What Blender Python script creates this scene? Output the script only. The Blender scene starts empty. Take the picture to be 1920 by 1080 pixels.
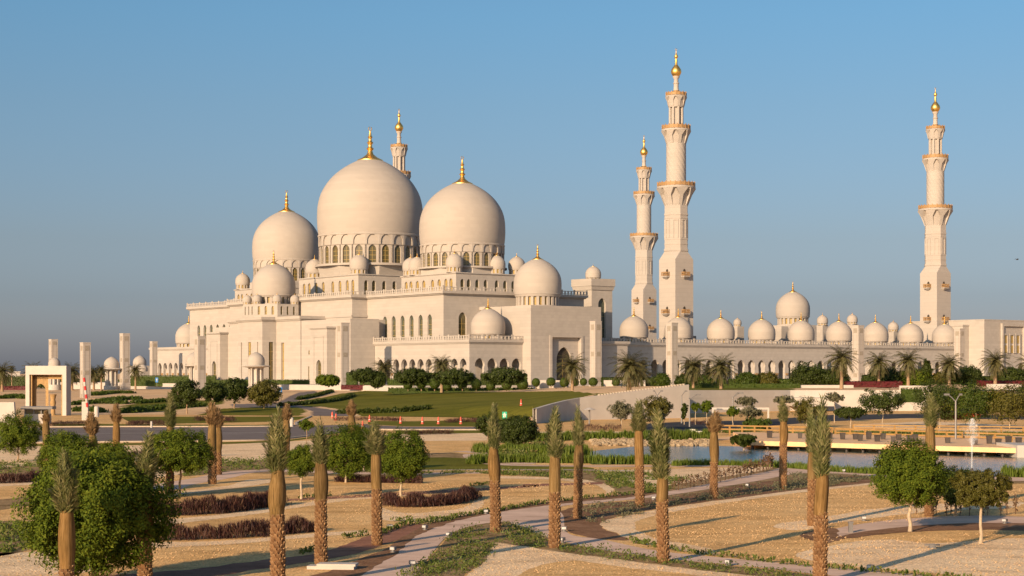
import bpy, math, random
from mathutils import Vector, Matrix
from mathutils.geometry import tessellate_polygon
from mathutils.noise import noise as mnoise
R = math.radians
sin, cos, pi = math.sin, math.cos, math.pi
scn = bpy.context.scene
col = scn.collection
rnd = random.Random(7)

# ------------------------------------------------------------------ camera, sky, sun, exposure
CAMH, FPX, Y0 = 7.0, 3293.0, 700.0        # camera height, focal length in photo pixels, horizon row
cam = bpy.data.objects.new('camera', bpy.data.cameras.new('camera'))
col.objects.link(cam)
cam.location = (0, 0, CAMH)
cam.rotation_euler = (R(90), 0, 0)
cam.data.sensor_width = 36
cam.data.lens = FPX / 1920 * 36
cam.data.shift_y = (Y0 - 540) / 1920
cam.data.clip_start = 0.5
cam.data.clip_end = 60000
scn.camera = cam

SUN_EL = 17.0
SUN_AZ = 30.7                              # light travels this far right of straight ahead
ts = Vector((-sin(R(SUN_AZ)) * cos(R(SUN_EL)), -cos(R(SUN_AZ)) * cos(R(SUN_EL)), sin(R(SUN_EL))))
world = bpy.data.worlds.new('World')
scn.world = world
world.use_nodes = True
wn, wl = world.node_tree.nodes, world.node_tree.links
wn.clear()
sky = wn.new('ShaderNodeTexSky')
sky.sky_type = 'NISHITA'
sky.sun_disc = False
sky.sun_elevation = R(SUN_EL)
sky.sun_rotation = math.atan2(ts.x, ts.y)
sky.air_density = 0.9
sky.dust_density = 1.8
sky.ozone_density = 4.0
bg = wn.new('ShaderNodeBackground')
bg.inputs['Strength'].default_value = 0.087
wo = wn.new('ShaderNodeOutputWorld')
# dusty air: the lowest few degrees of the sky a little rosier than the model gives
tc = wn.new('ShaderNodeTexCoord')
sz = wn.new('ShaderNodeSeparateXYZ')
wl.new(tc.outputs['Generated'], sz.inputs[0])
rp = wn.new('ShaderNodeValToRGB')
rp.color_ramp.elements[0].position, rp.color_ramp.elements[0].color = 0.0, (1.55, 1.32, 1.48, 1)
rp.color_ramp.elements[1].position, rp.color_ramp.elements[1].color = 0.2, (.90, 1.04, .97, 1)
for zz, cc in ((.042, (1.02, .90, .98, 1)), (.075, (1.0, .85, .83, 1)), (.15, (.96, .95, .88, 1))):
    e = rp.color_ramp.elements.new(zz)
    e.color = cc
wl.new(sz.outputs[2], rp.inputs[0])
tint = wn.new('ShaderNodeVectorMath')
tint.operation = 'MULTIPLY'
wl.new(sky.outputs[0], tint.inputs[0])
wl.new(rp.outputs[0], tint.inputs[1])
wl.new(tint.outputs[0], bg.inputs[0])
wl.new(bg.outputs[0], wo.inputs[0])
sl = bpy.data.lights.new('sun', 'SUN')
sl.energy = 4.75
sl.angle = R(0.55)
sl.color = (1.0, 0.71, 0.44)
sun = bpy.data.objects.new('sun', sl)
col.objects.link(sun)
sun.rotation_euler = ts.to_track_quat('Z', 'Y').to_euler()
scn.view_settings.view_transform = 'Standard'
scn.view_settings.look = 'None'
scn.view_settings.gamma = 1
scn.view_settings.exposure = 0.5
scn.render.engine = 'CYCLES'

# ------------------------------------------------------------------ helpers
def gp(u, y, h=0.0):
    """ground point (X, Y) seen at photo pixel (u, y) for a surface at height h"""
    d = (CAMH - h) * FPX / (y - Y0)
    return ((u - 960) / FPX * d, d)

def dp(u, d):
    return ((u - 960) / FPX * d, d)

def hy(y, d):
    return CAMH + (Y0 - y) * d / FPX

def lerp(a, b, t):
    return a + (b - a) * t

def interp(x, pts):
    if x <= pts[0][0]:
        return pts[0][1]
    for (x0, v0), (x1, v1) in zip(pts, pts[1:]):
        if x <= x1:
            return lerp(v0, v1, (x - x0) / (x1 - x0))
    return pts[-1][1]

class MB:
    """collects vertices and faces and links them as one mesh object"""
    def __init__(s):
        s.v, s.f, s.m = [], [], []
    def add(s, vs, fs, mi=0):
        o = len(s.v)
        s.v.extend(vs)
        for f in fs:
            s.f.append([i + o for i in f])
            s.m.append(mi)
    def box(s, x0, x1, y0, y1, z0, z1, mi=0):
        s.add([(x0, y0, z0), (x1, y0, z0), (x1, y1, z0), (x0, y1, z0), (x0, y0, z1), (x1, y0, z1), (x1, y1, z1), (x0, y1, z1)],
              [(3, 2, 1, 0), (4, 5, 6, 7), (0, 1, 5, 4), (1, 2, 6, 5), (2, 3, 7, 6), (3, 0, 4, 7)], mi)
    def prism(s, poly, z0, z1, mi=0, poly2=None):
        n = len(poly)
        p2 = poly2 or poly
        s.add([(x, y, z0) for x, y in poly] + [(x, y, z1) for x, y in p2],
              [list(range(n))[::-1], list(range(n, 2 * n))] + [(i, (i + 1) % n, n + (i + 1) % n, n + i) for i in range(n)], mi)
    def lathe(s, prof, n=24, cx=0, cy=0, a0=0.0, mi=0, capb=True, capt=True):
        vs, fs = [], []
        for r, z in prof:
            for i in range(n):
                a = a0 + 2 * pi * i / n
                vs.append((cx + r * cos(a), cy + r * sin(a), z))
        for k in range(len(prof) - 1):
            for i in range(n):
                j = (i + 1) % n
                fs.append((k * n + i, k * n + j, (k + 1) * n + j, (k + 1) * n + i))
        if capb:
            fs.append(list(range(n))[::-1])
        if capt:
            fs.append([(len(prof) - 1) * n + i for i in range(n)])
        s.add(vs, fs, mi)
    def tube(s, pts, rad, n=6, mi=0):
        pts = [Vector(p) for p in pts]
        rads = rad if isinstance(rad, (list, tuple)) else [rad] * len(pts)
        vs, fs = [], []
        a = None
        for k, p in enumerate(pts):
            t = (pts[min(k + 1, len(pts) - 1)] - pts[max(k - 1, 0)]).normalized()
            if a is None:
                a = Vector((1, 0, 0)) if abs(t.x) < .8 else Vector((0, 1, 0))
            a = (a - t * a.dot(t)).normalized()
            b = t.cross(a)
            for i in range(n):
                q = p + (a * cos(2 * pi * i / n) + b * sin(2 * pi * i / n)) * rads[k]
                vs.append(tuple(q))
        for k in range(len(pts) - 1):
            for i in range(n):
                j = (i + 1) % n
                fs.append((k * n + i, k * n + j, (k + 1) * n + j, (k + 1) * n + i))
        fs.append(list(range(n))[::-1])
        fs.append([(len(pts) - 1) * n + i for i in range(n)])
        s.add(vs, fs, mi)
    def wall(s, a, b, z0, z1, ops=(), depth=0.5, mi=0):
        """vertical wall from a to b (outward to the right of a->b) with openings cut through to a depth"""
        a, b = Vector(a), Vector(b)
        L = (b - a).length
        d = (b - a) / L
        nrm = Vector((d.y, -d.x))
        outer = [(0, z0), (L, z0), (L, z1), (0, z1)]
        loops = [outer] + [list(o) for o in ops]
        flat = [p for l in loops for p in l]
        tris = tessellate_polygon([[Vector((x, z, 0)) for x, z in l] for l in loops])
        w3 = lambda x, z, off=0: (a.x + d.x * x - nrm.x * off, a.y + d.y * x - nrm.y * off, z)
        fs = []
        for t in tris:
            (x0, y0), (x1, y1), (x2, y2) = [flat[i] for i in t]
            ar = (x1 - x0) * (y2 - y0) - (x2 - x0) * (y1 - y0)
            fs.append(tuple(t) if ar > 0 else tuple(t)[::-1])
        s.add([w3(x, z) for x, z in flat], fs, mi)
        for o in ops:
            n = len(o)
            s.add([w3(x, z) for x, z in o] + [w3(x, z, depth) for x, z in o],
                  [(i, n + i, n + (i + 1) % n, (i + 1) % n) for i in range(n)], mi)
    def mesh(s, name, mats, smooth=None):
        me = bpy.data.meshes.new(name)
        me.from_pydata(s.v, [], s.f)
        for m in (mats if isinstance(mats, (list, tuple)) else [mats]):
            me.materials.append(m)
        if any(s.m):
            me.polygons.foreach_set('material_index', s.m)
        if smooth is not None:
            me.polygons.foreach_set('use_smooth', [True] * len(s.f))
            if smooth < 180:
                me.set_sharp_from_angle(angle=R(smooth))
        me.update()
        return me
    def build(s, name, mats, parent=None, smooth=None, loc=(0, 0, 0), rz=0.0, sc=None):
        return link(name, s.mesh(name, mats, smooth), parent, loc, rz, sc)

def link(name, me, parent=None, loc=(0, 0, 0), rz=0.0, sc=None):
    o = bpy.data.objects.new(name, me)
    col.objects.link(o)
    o.parent = parent
    o.location = loc
    o.rotation_euler = (0, 0, rz)
    if sc:
        o.scale = sc
    return o

def tag(o, label, cat, group=None, kind=None):
    o['label'] = label
    o['category'] = cat
    if group:
        o['group'] = group
    if kind:
        o['kind'] = kind
    return o

def struct(o):
    o['kind'] = 'structure'
    return o

def stuff(o, label, cat):
    return tag(o, label, cat, kind='stuff')

def thing(name, label, cat, loc=(0, 0, 0), rz=0.0, group=None, sc=None):
    o = bpy.data.objects.new(name, None)
    col.objects.link(o)
    o.empty_display_size = 0.3
    o.location = loc
    o.rotation_euler = (0, 0, rz)
    if sc:
        o.scale = sc
    return tag(o, label, cat, group)

def dup(root, loc, rz=0.0, label=None, sc=None):
    r = root.copy()
    col.objects.link(r)
    r.location = loc
    r.rotation_euler = (0, 0, rz)
    if sc:
        r.scale = sc
    if label:
        r['label'] = label
    def rec(o, p):
        for ch in list(o.children):
            c = ch.copy()
            col.objects.link(c)
            c.parent = p
            rec(ch, c)
    rec(root, r)
    return r

def spline(pts, closed=True, n=5):
    """Catmull-Rom through 2D points"""
    out = []
    N = len(pts)
    for i in range(N if closed else N - 1):
        if closed:
            p0, p1, p2, p3 = pts[i - 1], pts[i], pts[(i + 1) % N], pts[(i + 2) % N]
        else:
            p0, p1, p2, p3 = pts[max(i - 1, 0)], pts[i], pts[i + 1], pts[min(i + 2, N - 1)]
        for k in range(n):
            t = k / n
            out.append(tuple(.5 * (2 * p1[j] + (p2[j] - p0[j]) * t + (2 * p0[j] - 5 * p1[j] + 4 * p2[j] - p3[j]) * t * t
                       + (3 * p1[j] - p0[j] - 3 * p2[j] + p3[j]) * t ** 3) for j in range(2)))
    if not closed:
        out.append(tuple(pts[-1]))
    return out

def inside(p, poly):
    x, y = p
    c = False
    j = len(poly) - 1
    for i in range(len(poly)):
        xi, yi = poly[i]
        xj, yj = poly[j]
        if (yi > y) != (yj > y) and x < (xj - xi) * (y - yi) / (yj - yi) + xi:
            c = not c
        j = i
    return c

# ------------------------------------------------------------------ materials
def new_mat(name):
    m = bpy.data.materials.new(name)
    m.use_nodes = True
    nt = m.node_tree
    return m, nt, nt.nodes['Principled BSDF']

def ramp(nt, fac, stops):
    r = nt.nodes.new('ShaderNodeValToRGB')
    r.color_ramp.elements[0].position, r.color_ramp.elements[0].color = stops[0][0], (*stops[0][1], 1)
    r.color_ramp.elements[1].position, r.color_ramp.elements[1].color = stops[-1][0], (*stops[-1][1], 1)
    for p, c in stops[1:-1]:
        e = r.color_ramp.elements.new(p)
        e.color = (*c, 1)
    nt.links.new(fac, r.inputs[0])
    return r.outputs[0]

def pos(nt, sc=(1, 1, 1), obj=False):
    if obj:
        src = nt.nodes.new('ShaderNodeTexCoord').outputs['Object']
    else:
        src = nt.nodes.new('ShaderNodeNewGeometry').outputs['Position']
    mp = nt.nodes.new('ShaderNodeMapping')
    mp.inputs['Scale'].default_value = sc
    nt.links.new(src, mp.inputs[0])
    return mp.outputs[0]

def noise(nt, vec, scale, detail=3, rough=.6):
    n = nt.nodes.new('ShaderNodeTexNoise')
    n.inputs['Scale'].default_value = scale
    n.inputs['Detail'].default_value = detail
    n.inputs['Roughness'].default_value = rough
    nt.links.new(vec, n.inputs['Vector'])
    return n.outputs[0]

def mixc(nt, fac, a, b, mode='MIX'):
    m = nt.nodes.new('ShaderNodeMix')
    m.data_type = 'RGBA'
    m.blend_type = mode
    for k, v in (('Factor', fac), ('A', a), ('B', b)):
        s = [i for i in m.inputs if i.name == k and (i.type == ('VALUE' if k == 'Factor' else 'RGBA'))][0]
        if hasattr(v, 'node'):
            nt.links.new(v, s)
        else:
            s.default_value = v if k == 'Factor' else (*v, 1)
    return [o for o in m.outputs if o.type == 'RGBA'][0]

def bump(nt, bs, h, dist, strength=1.0):
    b = nt.nodes.new('ShaderNodeBump')
    b.inputs['Distance'].default_value = dist
    b.inputs['Strength'].default_value = strength
    nt.links.new(h, b.inputs['Height'])
    nt.links.new(b.outputs[0], bs.inputs['Normal'])

def flat_mat(name, c, rough=.6, metal=0.0, var=.12, scale=3.0, spec=.4, bmp=0):
    m, nt, b = new_mat(name)
    n = noise(nt, pos(nt), scale)
    lo = tuple(x * (1 - var) for x in c)
    hi = tuple(min(1, x * (1 + var)) for x in c)
    nt.links.new(ramp(nt, n, [(.3, lo), (.7, hi)]), b.inputs['Base Color'])
    b.inputs['Roughness'].default_value = rough
    b.inputs['Metallic'].default_value = metal
    b.inputs['Specular IOR Level'].default_value = spec
    if bmp:
        bump(nt, b, n, bmp)
    return m

def marble_mat(name, c, course=.9, amt=.08, jt=.5):
    """pale stone cladding: courses of slabs of slightly different tone, soft mottling"""
    m, nt, b = new_mat(name)
    g = nt.nodes.new('ShaderNodeNewGeometry').outputs['Position']
    sx = nt.nodes.new('ShaderNodeSeparateXYZ')
    nt.links.new(g, sx.inputs[0])
    def mth(op, a, bb=None):
        n = nt.nodes.new('ShaderNodeMath')
        n.operation = op
        for i, v in enumerate((a, bb)):
            if v is None:
                continue
            if hasattr(v, 'node'):
                nt.links.new(v, n.inputs[i])
            else:
                n.inputs[i].default_value = v
        return n.outputs[0]
    zc = mth('FLOOR', mth('DIVIDE', sx.outputs[2], course))
    xc = mth('FLOOR', mth('ADD', mth('DIVIDE', mth('ADD', sx.outputs[0], mth('MULTIPLY', sx.outputs[1], 1.37)), course * 1.8), mth('MULTIPLY', zc, .5)))
    cb = nt.nodes.new('ShaderNodeCombineXYZ')
    nt.links.new(xc, cb.inputs[0])
    nt.links.new(zc, cb.inputs[1])
    wnz = nt.nodes.new('ShaderNodeTexWhiteNoise')
    nt.links.new(cb.outputs[0], wnz.inputs['Vector'])
    zr = nt.nodes.new('ShaderNodeTexWhiteNoise')
    zr.noise_dimensions = '1D'
    nt.links.new(zc, zr.inputs['W'])
    fr = mth('FRACT', mth('DIVIDE', sx.outputs[2], course))
    joint = mth('LESS_THAN', fr, .05)
    v = mth('ADD', mth('MULTIPLY', wnz.outputs['Value'], .4), mth('ADD', mth('MULTIPLY', zr.outputs['Value'], .35), mth('MULTIPLY', noise(nt, g, .22, 4), .7)))
    lo = tuple(x * (1 - amt) for x in c)
    hi = tuple(min(.85, x * (1 + amt)) for x in c)
    cc = ramp(nt, v, [(.25, lo), (1.2, hi)])
    cc = mixc(nt, mth('MULTIPLY', joint, jt), cc, tuple(x * .72 for x in c))
    nt.links.new(cc, b.inputs['Base Color'])
    b.inputs['Roughness'].default_value = .8
    b.inputs['Specular IOR Level'].default_value = .15
    return m

def ground_mat(name, cols, big=.12, fine=6.0, stones=None, bmp=.03, rough=.95, fw=.5):
    """gravel, sand or soil: broad patches mixed with fine grain; optional pebbles"""
    m, nt, b = new_mat(name)
    p = pos(nt)
    n1 = noise(nt, p, big, 5, .65)
    n2 = noise(nt, p, fine, 4, .75)
    mm = nt.nodes.new('ShaderNodeMath')
    mm.operation = 'MULTIPLY_ADD'
    nt.links.new(n2, mm.inputs[0])
    mm.inputs[1].default_value = fw
    m2 = nt.nodes.new('ShaderNodeMath')
    m2.operation = 'MULTIPLY'
    nt.links.new(n1, m2.inputs[0])
    m2.inputs[1].default_value = 1 - fw
    nt.links.new(m2.outputs[0], mm.inputs[2])
    n3 = noise(nt, pos(nt, (.35, 1.1, 1)), .55, 4, .7)
    c = ramp(nt, mm.outputs[0], [(.32 + .36 * i / (len(cols) - 1), cc) for i, cc in enumerate(cols)])
    c = mixc(nt, 1.0, c, ramp(nt, n3, [(.3, (.70, .67, .63)), (.5, (1, 1, 1)), (.7, (1.14, 1.14, 1.14))]), 'MULTIPLY')
    h = n2
    if stones:
        v = nt.nodes.new('ShaderNodeTexVoronoi')
        v.inputs['Scale'].default_value = stones
        nt.links.new(p, v.inputs['Vector'])
        bw = nt.nodes.new('ShaderNodeRGBToBW')
        nt.links.new(v.outputs['Color'], bw.inputs[0])
        tone = ramp(nt, bw.outputs[0], [(.2, (.66, .64, .62)), (.55, (1, 1, 1)), (.85, (1.22, 1.2, 1.16))])
        c = mixc(nt, .8, c, tone, 'MULTIPLY')
        h = v.outputs['Distance']
    nt.links.new(c, b.inputs['Base Color'])
    b.inputs['Roughness'].default_value = rough
    b.inputs['Specular IOR Level'].default_value = .04
    if bmp:
        bump(nt, b, h, bmp)
    return m

def leaf_mat(name, cols, transl=.25, rough=.55):
    m, nt, b = new_mat(name)
    g = nt.nodes.new('ShaderNodeNewGeometry')
    n = noise(nt, pos(nt), 1.1, 2)
    ad = nt.nodes.new('ShaderNodeMath')
    ad.operation = 'MULTIPLY_ADD'
    nt.links.new(g.outputs['Random Per Island'], ad.inputs[0])
    ad.inputs[1].default_value = .42
    sb = nt.nodes.new('ShaderNodeMath')
    sb.operation = 'MULTIPLY'
    nt.links.new(n, sb.inputs[0])
    sb.inputs[1].default_value = .72
    nt.links.new(sb.outputs[0], ad.inputs[2])
    c = ramp(nt, ad.outputs[0], [(.1 + .8 * i / (len(cols) - 1), cc) for i, cc in enumerate(cols)])
    nt.links.new(c, b.inputs['Base Color'])
    b.inputs['Roughness'].default_value = rough
    b.inputs['Specular IOR Level'].default_value = .3
    if transl:
        t = nt.nodes.new('ShaderNodeBsdfTranslucent')
        mx = nt.nodes.new('ShaderNodeMixShader')
        mx.inputs[0].default_value = transl
        nt.links.new(c, t.inputs[0])
        nt.links.new(b.outputs[0], mx.inputs[1])
        nt.links.new(t.outputs[0], mx.inputs[2])
        nt.links.new(mx.outputs[0], nt.nodes['Material Output'].inputs[0])
    return m

M = {}
M['marble'] = marble_mat('marble_cladding', (.41, .372, .333))
M['domestone'] = marble_mat('dome_marble', (.405, .362, .32), course=1.1, amt=.045, jt=.12)
M['stone'] = marble_mat('pylon_stone', (.425, .384, .345), course=1.4, amt=.04)
M['render'] = flat_mat('white_render', (.48, .44, .395), .7, var=.06, scale=.6)
M['relief'] = flat_mat('carved_panel', (.31, .27, .22), .7, var=.25, scale=5)
M['gold'] = flat_mat('gold_mosaic', (.90, .58, .17), .45, metal=1.0, var=.08, scale=2)
M['ochre'] = flat_mat('gilded_rail', (.36, .22, .10), .6, metal=.1, var=.2, scale=3)
M['glass'] = flat_mat('bronze_glass', (.10, .085, .04), .12, var=.3, scale=.8, spec=.6)
M['glassg'] = flat_mat('green_glass', (.075, .085, .06), .15, var=.3, scale=.8, spec=.6)
M['lattice_sunlit'] = flat_mat('gilt_lattice_sunlit_glass', (.34, .24, .075), .4, var=.3, scale=6)  # gilt bars; also window glass with the sunlight painted in as ochre
M['dark'] = flat_mat('dark_interior', (.05, .04, .03), .8, var=.2)
M['sand'] = ground_mat('desert_sand', [(.58, .37, .20), (.70, .47, .27), (.78, .56, .34)], big=.05, fine=1.5)
M['tan'] = ground_mat('tan_gravel', [(.60, .35, .13), (.74, .46, .20), (.84, .57, .28)], big=.16, fine=4.0, stones=12, bmp=.02, fw=.45)
M['white'] = ground_mat('white_gravel', [(.80, .54, .31), (.88, .64, .40), (.90, .72, .48)], big=.2, fine=5, stones=12, bmp=.02)
M['path'] = ground_mat('paving', [(.56, .40, .31), (.64, .46, .36), (.70, .52, .41)], big=.3, fine=3, bmp=.004)
M['soil'] = ground_mat('brown_soil', [(.14, .07, .04), (.25, .14, .08), (.34, .21, .13)], big=.5, fine=4, bmp=.05)
M['mulch'] = ground_mat('red_mulch', [(.22, .10, .07), (.30, .15, .10), (.36, .19, .13)], big=.5, fine=5, bmp=.03)
M['cover'] = ground_mat('ground_cover_soil', [(.06, .07, .015), (.22, .15, .07), (.40, .27, .15), (.10, .10, .025)], big=.7, fine=3, bmp=.06)
M['lawn'] = ground_mat('mown_grass', [(.085, .092, .010), (.145, .14, .018), (.21, .18, .032)], big=.06, fine=2.0, bmp=.05)
M['asphalt'] = ground_mat('asphalt', [(.15, .125, .12), (.19, .16, .15), (.22, .185, .175)], big=.1, fine=4, bmp=.005, rough=.85)
M['asphalt_dark'] = ground_mat('dark_asphalt', [(.045, .045, .05), (.06, .06, .065), (.075, .075, .08)], big=.1, fine=4, bmp=.005, rough=.85)  # asphalt in a much darker tone for the road beyond the pond
M['kerb'] = flat_mat('kerb_concrete', (.42, .35, .28), .85, var=.1)
M['paint'] = flat_mat('road_paint', (.75, .72, .66), .7, var=.05)
M['rock'] = ground_mat('bank_rock', [(.24, .17, .10), (.34, .26, .17), (.42, .34, .24)], big=1.0, fine=4, bmp=.05)
M['deck'] = flat_mat('pale_deck', (.80, .50, .26), .75, var=.1, scale=1.5)
M['wood'] = flat_mat('yellow_rail_wood', (.30, .17, .05), .6, var=.15, scale=2)
M['black'] = flat_mat('dark_planter', (.06, .05, .045), .6, var=.2)
M['metal'] = flat_mat('grey_metal', (.20, .19, .185), .5, metal=.3, var=.05)
M['orange'] = flat_mat('cone_orange', (.62, .10, .06), .5, var=.05)
M['red'] = flat_mat('sign_red', (.55, .03, .03), .5, var=.05)
M['blue'] = flat_mat('sign_blue', (.03, .2, .55), .5, var=.05)
M['green'] = flat_mat('sign_green', (.02, .40, .25), .5, var=.05)
M['bark'] = flat_mat('bark', (.30, .20, .12), .9, var=.3, scale=6, bmp=.02)
M['barkp'] = flat_mat('pale_bark', (.42, .33, .23), .9, var=.2, scale=6, bmp=.01)
M['leaf'] = leaf_mat('leaves', [(.014, .030, .001), (.048, .082, .003), (.098, .138, .006), (.17, .195, .014)], transl=.25, rough=.8)
M['leafd'] = leaf_mat('dark_leaves', [(.016, .028, .004), (.04, .058, .007), (.07, .095, .014)])
M['leafo'] = leaf_mat('olive_leaves', [(.04, .045, .006), (.09, .085, .012), (.14, .125, .02)])
M['leafg'] = leaf_mat('grey_leaves', [(.07, .07, .04), (.13, .13, .07), (.20, .18, .11)])
M['maroon'] = leaf_mat('maroon_leaves', [(.012, .004, .005), (.032, .010, .010), (.065, .025, .02), (.17, .09, .055)], transl=.12)
M['redflower'] = leaf_mat('red_flowers', [(.05, .005, .008), (.10, .01, .014), (.04, .03, .008)], transl=.1)
M['hedge'] = leaf_mat('hedge_leaves', [(.025, .045, .004), (.05, .08, .007), (.085, .115, .012)])
M['reed'] = leaf_mat('reeds', [(.05, .09, .008), (.11, .16, .015), (.17, .21, .03)], transl=.3)
M['weed'] = leaf_mat('low_plants', [(.03, .06, .006), (.07, .11, .012), (.12, .15, .03), (.2, .16, .06)])
M['dry'] = leaf_mat('dry_twigs', [(.07, .04, .022), (.14, .085, .045), (.09, .045, .028)], transl=.1)
M['frond'] = leaf_mat('tied_fronds', [(.03, .045, .01), (.085, .105, .028), (.19, .19, .075), (.38, .33, .17)], transl=.2)
M['fronddead'] = leaf_mat('dead_fronds', [(.18, .11, .05), (.27, .17, .08), (.33, .22, .11)], transl=.15)
M['datepalm'] = leaf_mat('date_palm_fronds', [(.045, .05, .015), (.085, .085, .028), (.16, .13, .055)], transl=.2)

def trunk_mat():
    m, nt, b = new_mat('palm_trunk')
    n = noise(nt, pos(nt, (1, 1, .6)), 7, 3)
    a = nt.nodes.new('ShaderNodeAttribute')
    a.attribute_name = 'stub'
    c = ramp(nt, n, [(.3, (.075, .036, .018)), (.55, (.15, .075, .034)), (.75, (.24, .13, .06))])
    c2 = mixc(nt, a.outputs['Fac'], c, (.56, .37, .20))
    nt.links.new(c2, b.inputs['Base Color'])
    b.inputs['Roughness'].default_value = .9
    b.inputs['Specular IOR Level'].default_value = .15
    return m
M['ptrunk'] = trunk_mat()
def sheath_mat():
    m, nt, b = new_mat('palm_sheath')
    n = noise(nt, pos(nt, (9, 9, .5), True), 2.2, 4, .7)
    n2 = noise(nt, pos(nt, (1, 1, 1)), 1.4, 2)
    c = ramp(nt, n, [(.3, (.085, .055, .024)), (.5, (.18, .118, .05)), (.72, (.27, .19, .10))])
    c = mixc(nt, .5, c, ramp(nt, n2, [(.3, (.62, .62, .55)), (.7, (1.1, 1.05, 1.0))]), 'MULTIPLY')
    nt.links.new(c, b.inputs['Base Color'])
    b.inputs['Roughness'].default_value = .9
    b.inputs['Specular IOR Level'].default_value = .1
    oi = nt.nodes.new('ShaderNodeObjectInfo')
    c = mixc(nt, 1.0, c, ramp(nt, oi.outputs['Random'], [(0, (.72, .70, .68)), (.5, (1, 1, .95)), (1, (1.12, 1.0, .85))]), 'MULTIPLY')
    nt.links.new(c, b.inputs['Base Color'])
    bump(nt, b, n, .02)
    return m
M['sheath'] = sheath_mat()

def water_mat():
    m, nt, b = new_mat('pond_water')
    b.inputs['Base Color'].default_value = (.05, .085, .09, 1)
    b.inputs['Roughness'].default_value = .16
    b.inputs['Specular IOR Level'].default_value = .35
    n = noise(nt, pos(nt, (.5, 1.6, 1)), 2.2, 3)
    bump(nt, b, n, .05)
    return m
M['water'] = water_mat()

def spray_mat():
    m, nt, b = new_mat('water_spray')
    b.inputs['Base Color'].default_value = (.85, .88, .92, 1)
    b.inputs['Roughness'].default_value = .3
    b.inputs['Alpha'].default_value = .16
    return m
M['spray'] = spray_mat()
M['lens'] = flat_mat('lamp_lens', (.5, .5, .5), .3)


# ------------------------------------------------------------------ mosque: local frame p (towards the courtyard), q (away along the prayer hall)
MX, MY = -49.2, 609.0
TH = math.atan2(.603, .798)
BASE = 3.6
def mw(p, q):
    return (MX + p * cos(TH) - q * sin(TH), MY + p * sin(TH) + q * cos(TH))

def part(mb, name, mat, parent, smooth=None):
    mb.v = [(x, y, z - BASE) for x, y, z in mb.v]
    return mb.build(name, mat, parent, smooth)

def building(name, label, cat, p=0.0, q=0.0, group=None):
    x, y = mw(p, q)
    return thing(name, label, cat, (x, y, BASE), TH, group)

def arch_poly(s, w, zb, zs, kind='pointed', n=6):
    h = w / 2
    pts = [(s - h, zb), (s + h, zb)]
    if kind == 'flat':
        return pts + [(s + h, zs), (s - h, zs)]
    if kind == 'shoe':                       # horseshoe: circle a little wider than the doorway below
        r = h * 1.16
        a0 = -math.asin(min(.99, (r * r - h * h) ** .5 / r))
        cz = zs + (r * r - h * h) ** .5
        for i in range(n * 2 + 1):
            a = a0 + (pi - 2 * a0) * i / (n * 2)
            pts.append((s + r * cos(a), cz + r * sin(a) * (1.0 + .12 * max(0, sin(a)) ** 6)))
        return pts
    c = h * .35                              # two arcs meeting in a slight point
    r = h + c
    aa = math.acos(c / r)
    for i in range(n + 1):
        a = aa * i / n
        pts.append((s - c + r * cos(a), zs + r * sin(a)))
    for i in range(1, n + 1):
        a = pi - aa + aa * i / n
        pts.append((s + c + r * cos(a), zs + r * sin(a)))
    return pts

_panes = {}
def pane(parent, a, b, s, w, zb, zs, mat, depth, name='window', kind='pointed'):
    key = (w, round(zs - zb, 3), mat, name, kind)
    if key not in _panes:
        mb = MB()
        poly = arch_poly(0, w, 0, zs - zb, kind)
        n = len(poly)
        mb.add([(x, 0, z) for x, z in poly] + [(x, .12, z) for x, z in poly],
               [list(range(n)), list(range(n, 2 * n))[::-1]] + [(i, n + i, n + (i + 1) % n, (i + 1) % n) for i in range(n)])
        hh = zs - zb
        k = 3 if hh > 3 else 1
        for i in range(1, k + 1):
            z = hh * i / (k + 1)
            mb.box(-w / 2, w / 2, -.06, 0.02, z - .05, z + .05, 1)
        mb.box(-.05, .05, -.05, 0.02, 0, hh, 1)
        _panes[key] = mb.mesh(name, [M[mat], M['lattice_sunlit' if mat != 'lattice_sunlit' else 'glass']])
    a, b = Vector(a), Vector(b)
    d = (b - a).normalized()
    nrm = Vector((d.y, -d.x))
    p = a + d * s - nrm * (depth - .03)
    return link(name, _panes[key], parent, (p.x, p.y, zb - BASE), math.atan2(d.y, d.x))

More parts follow.
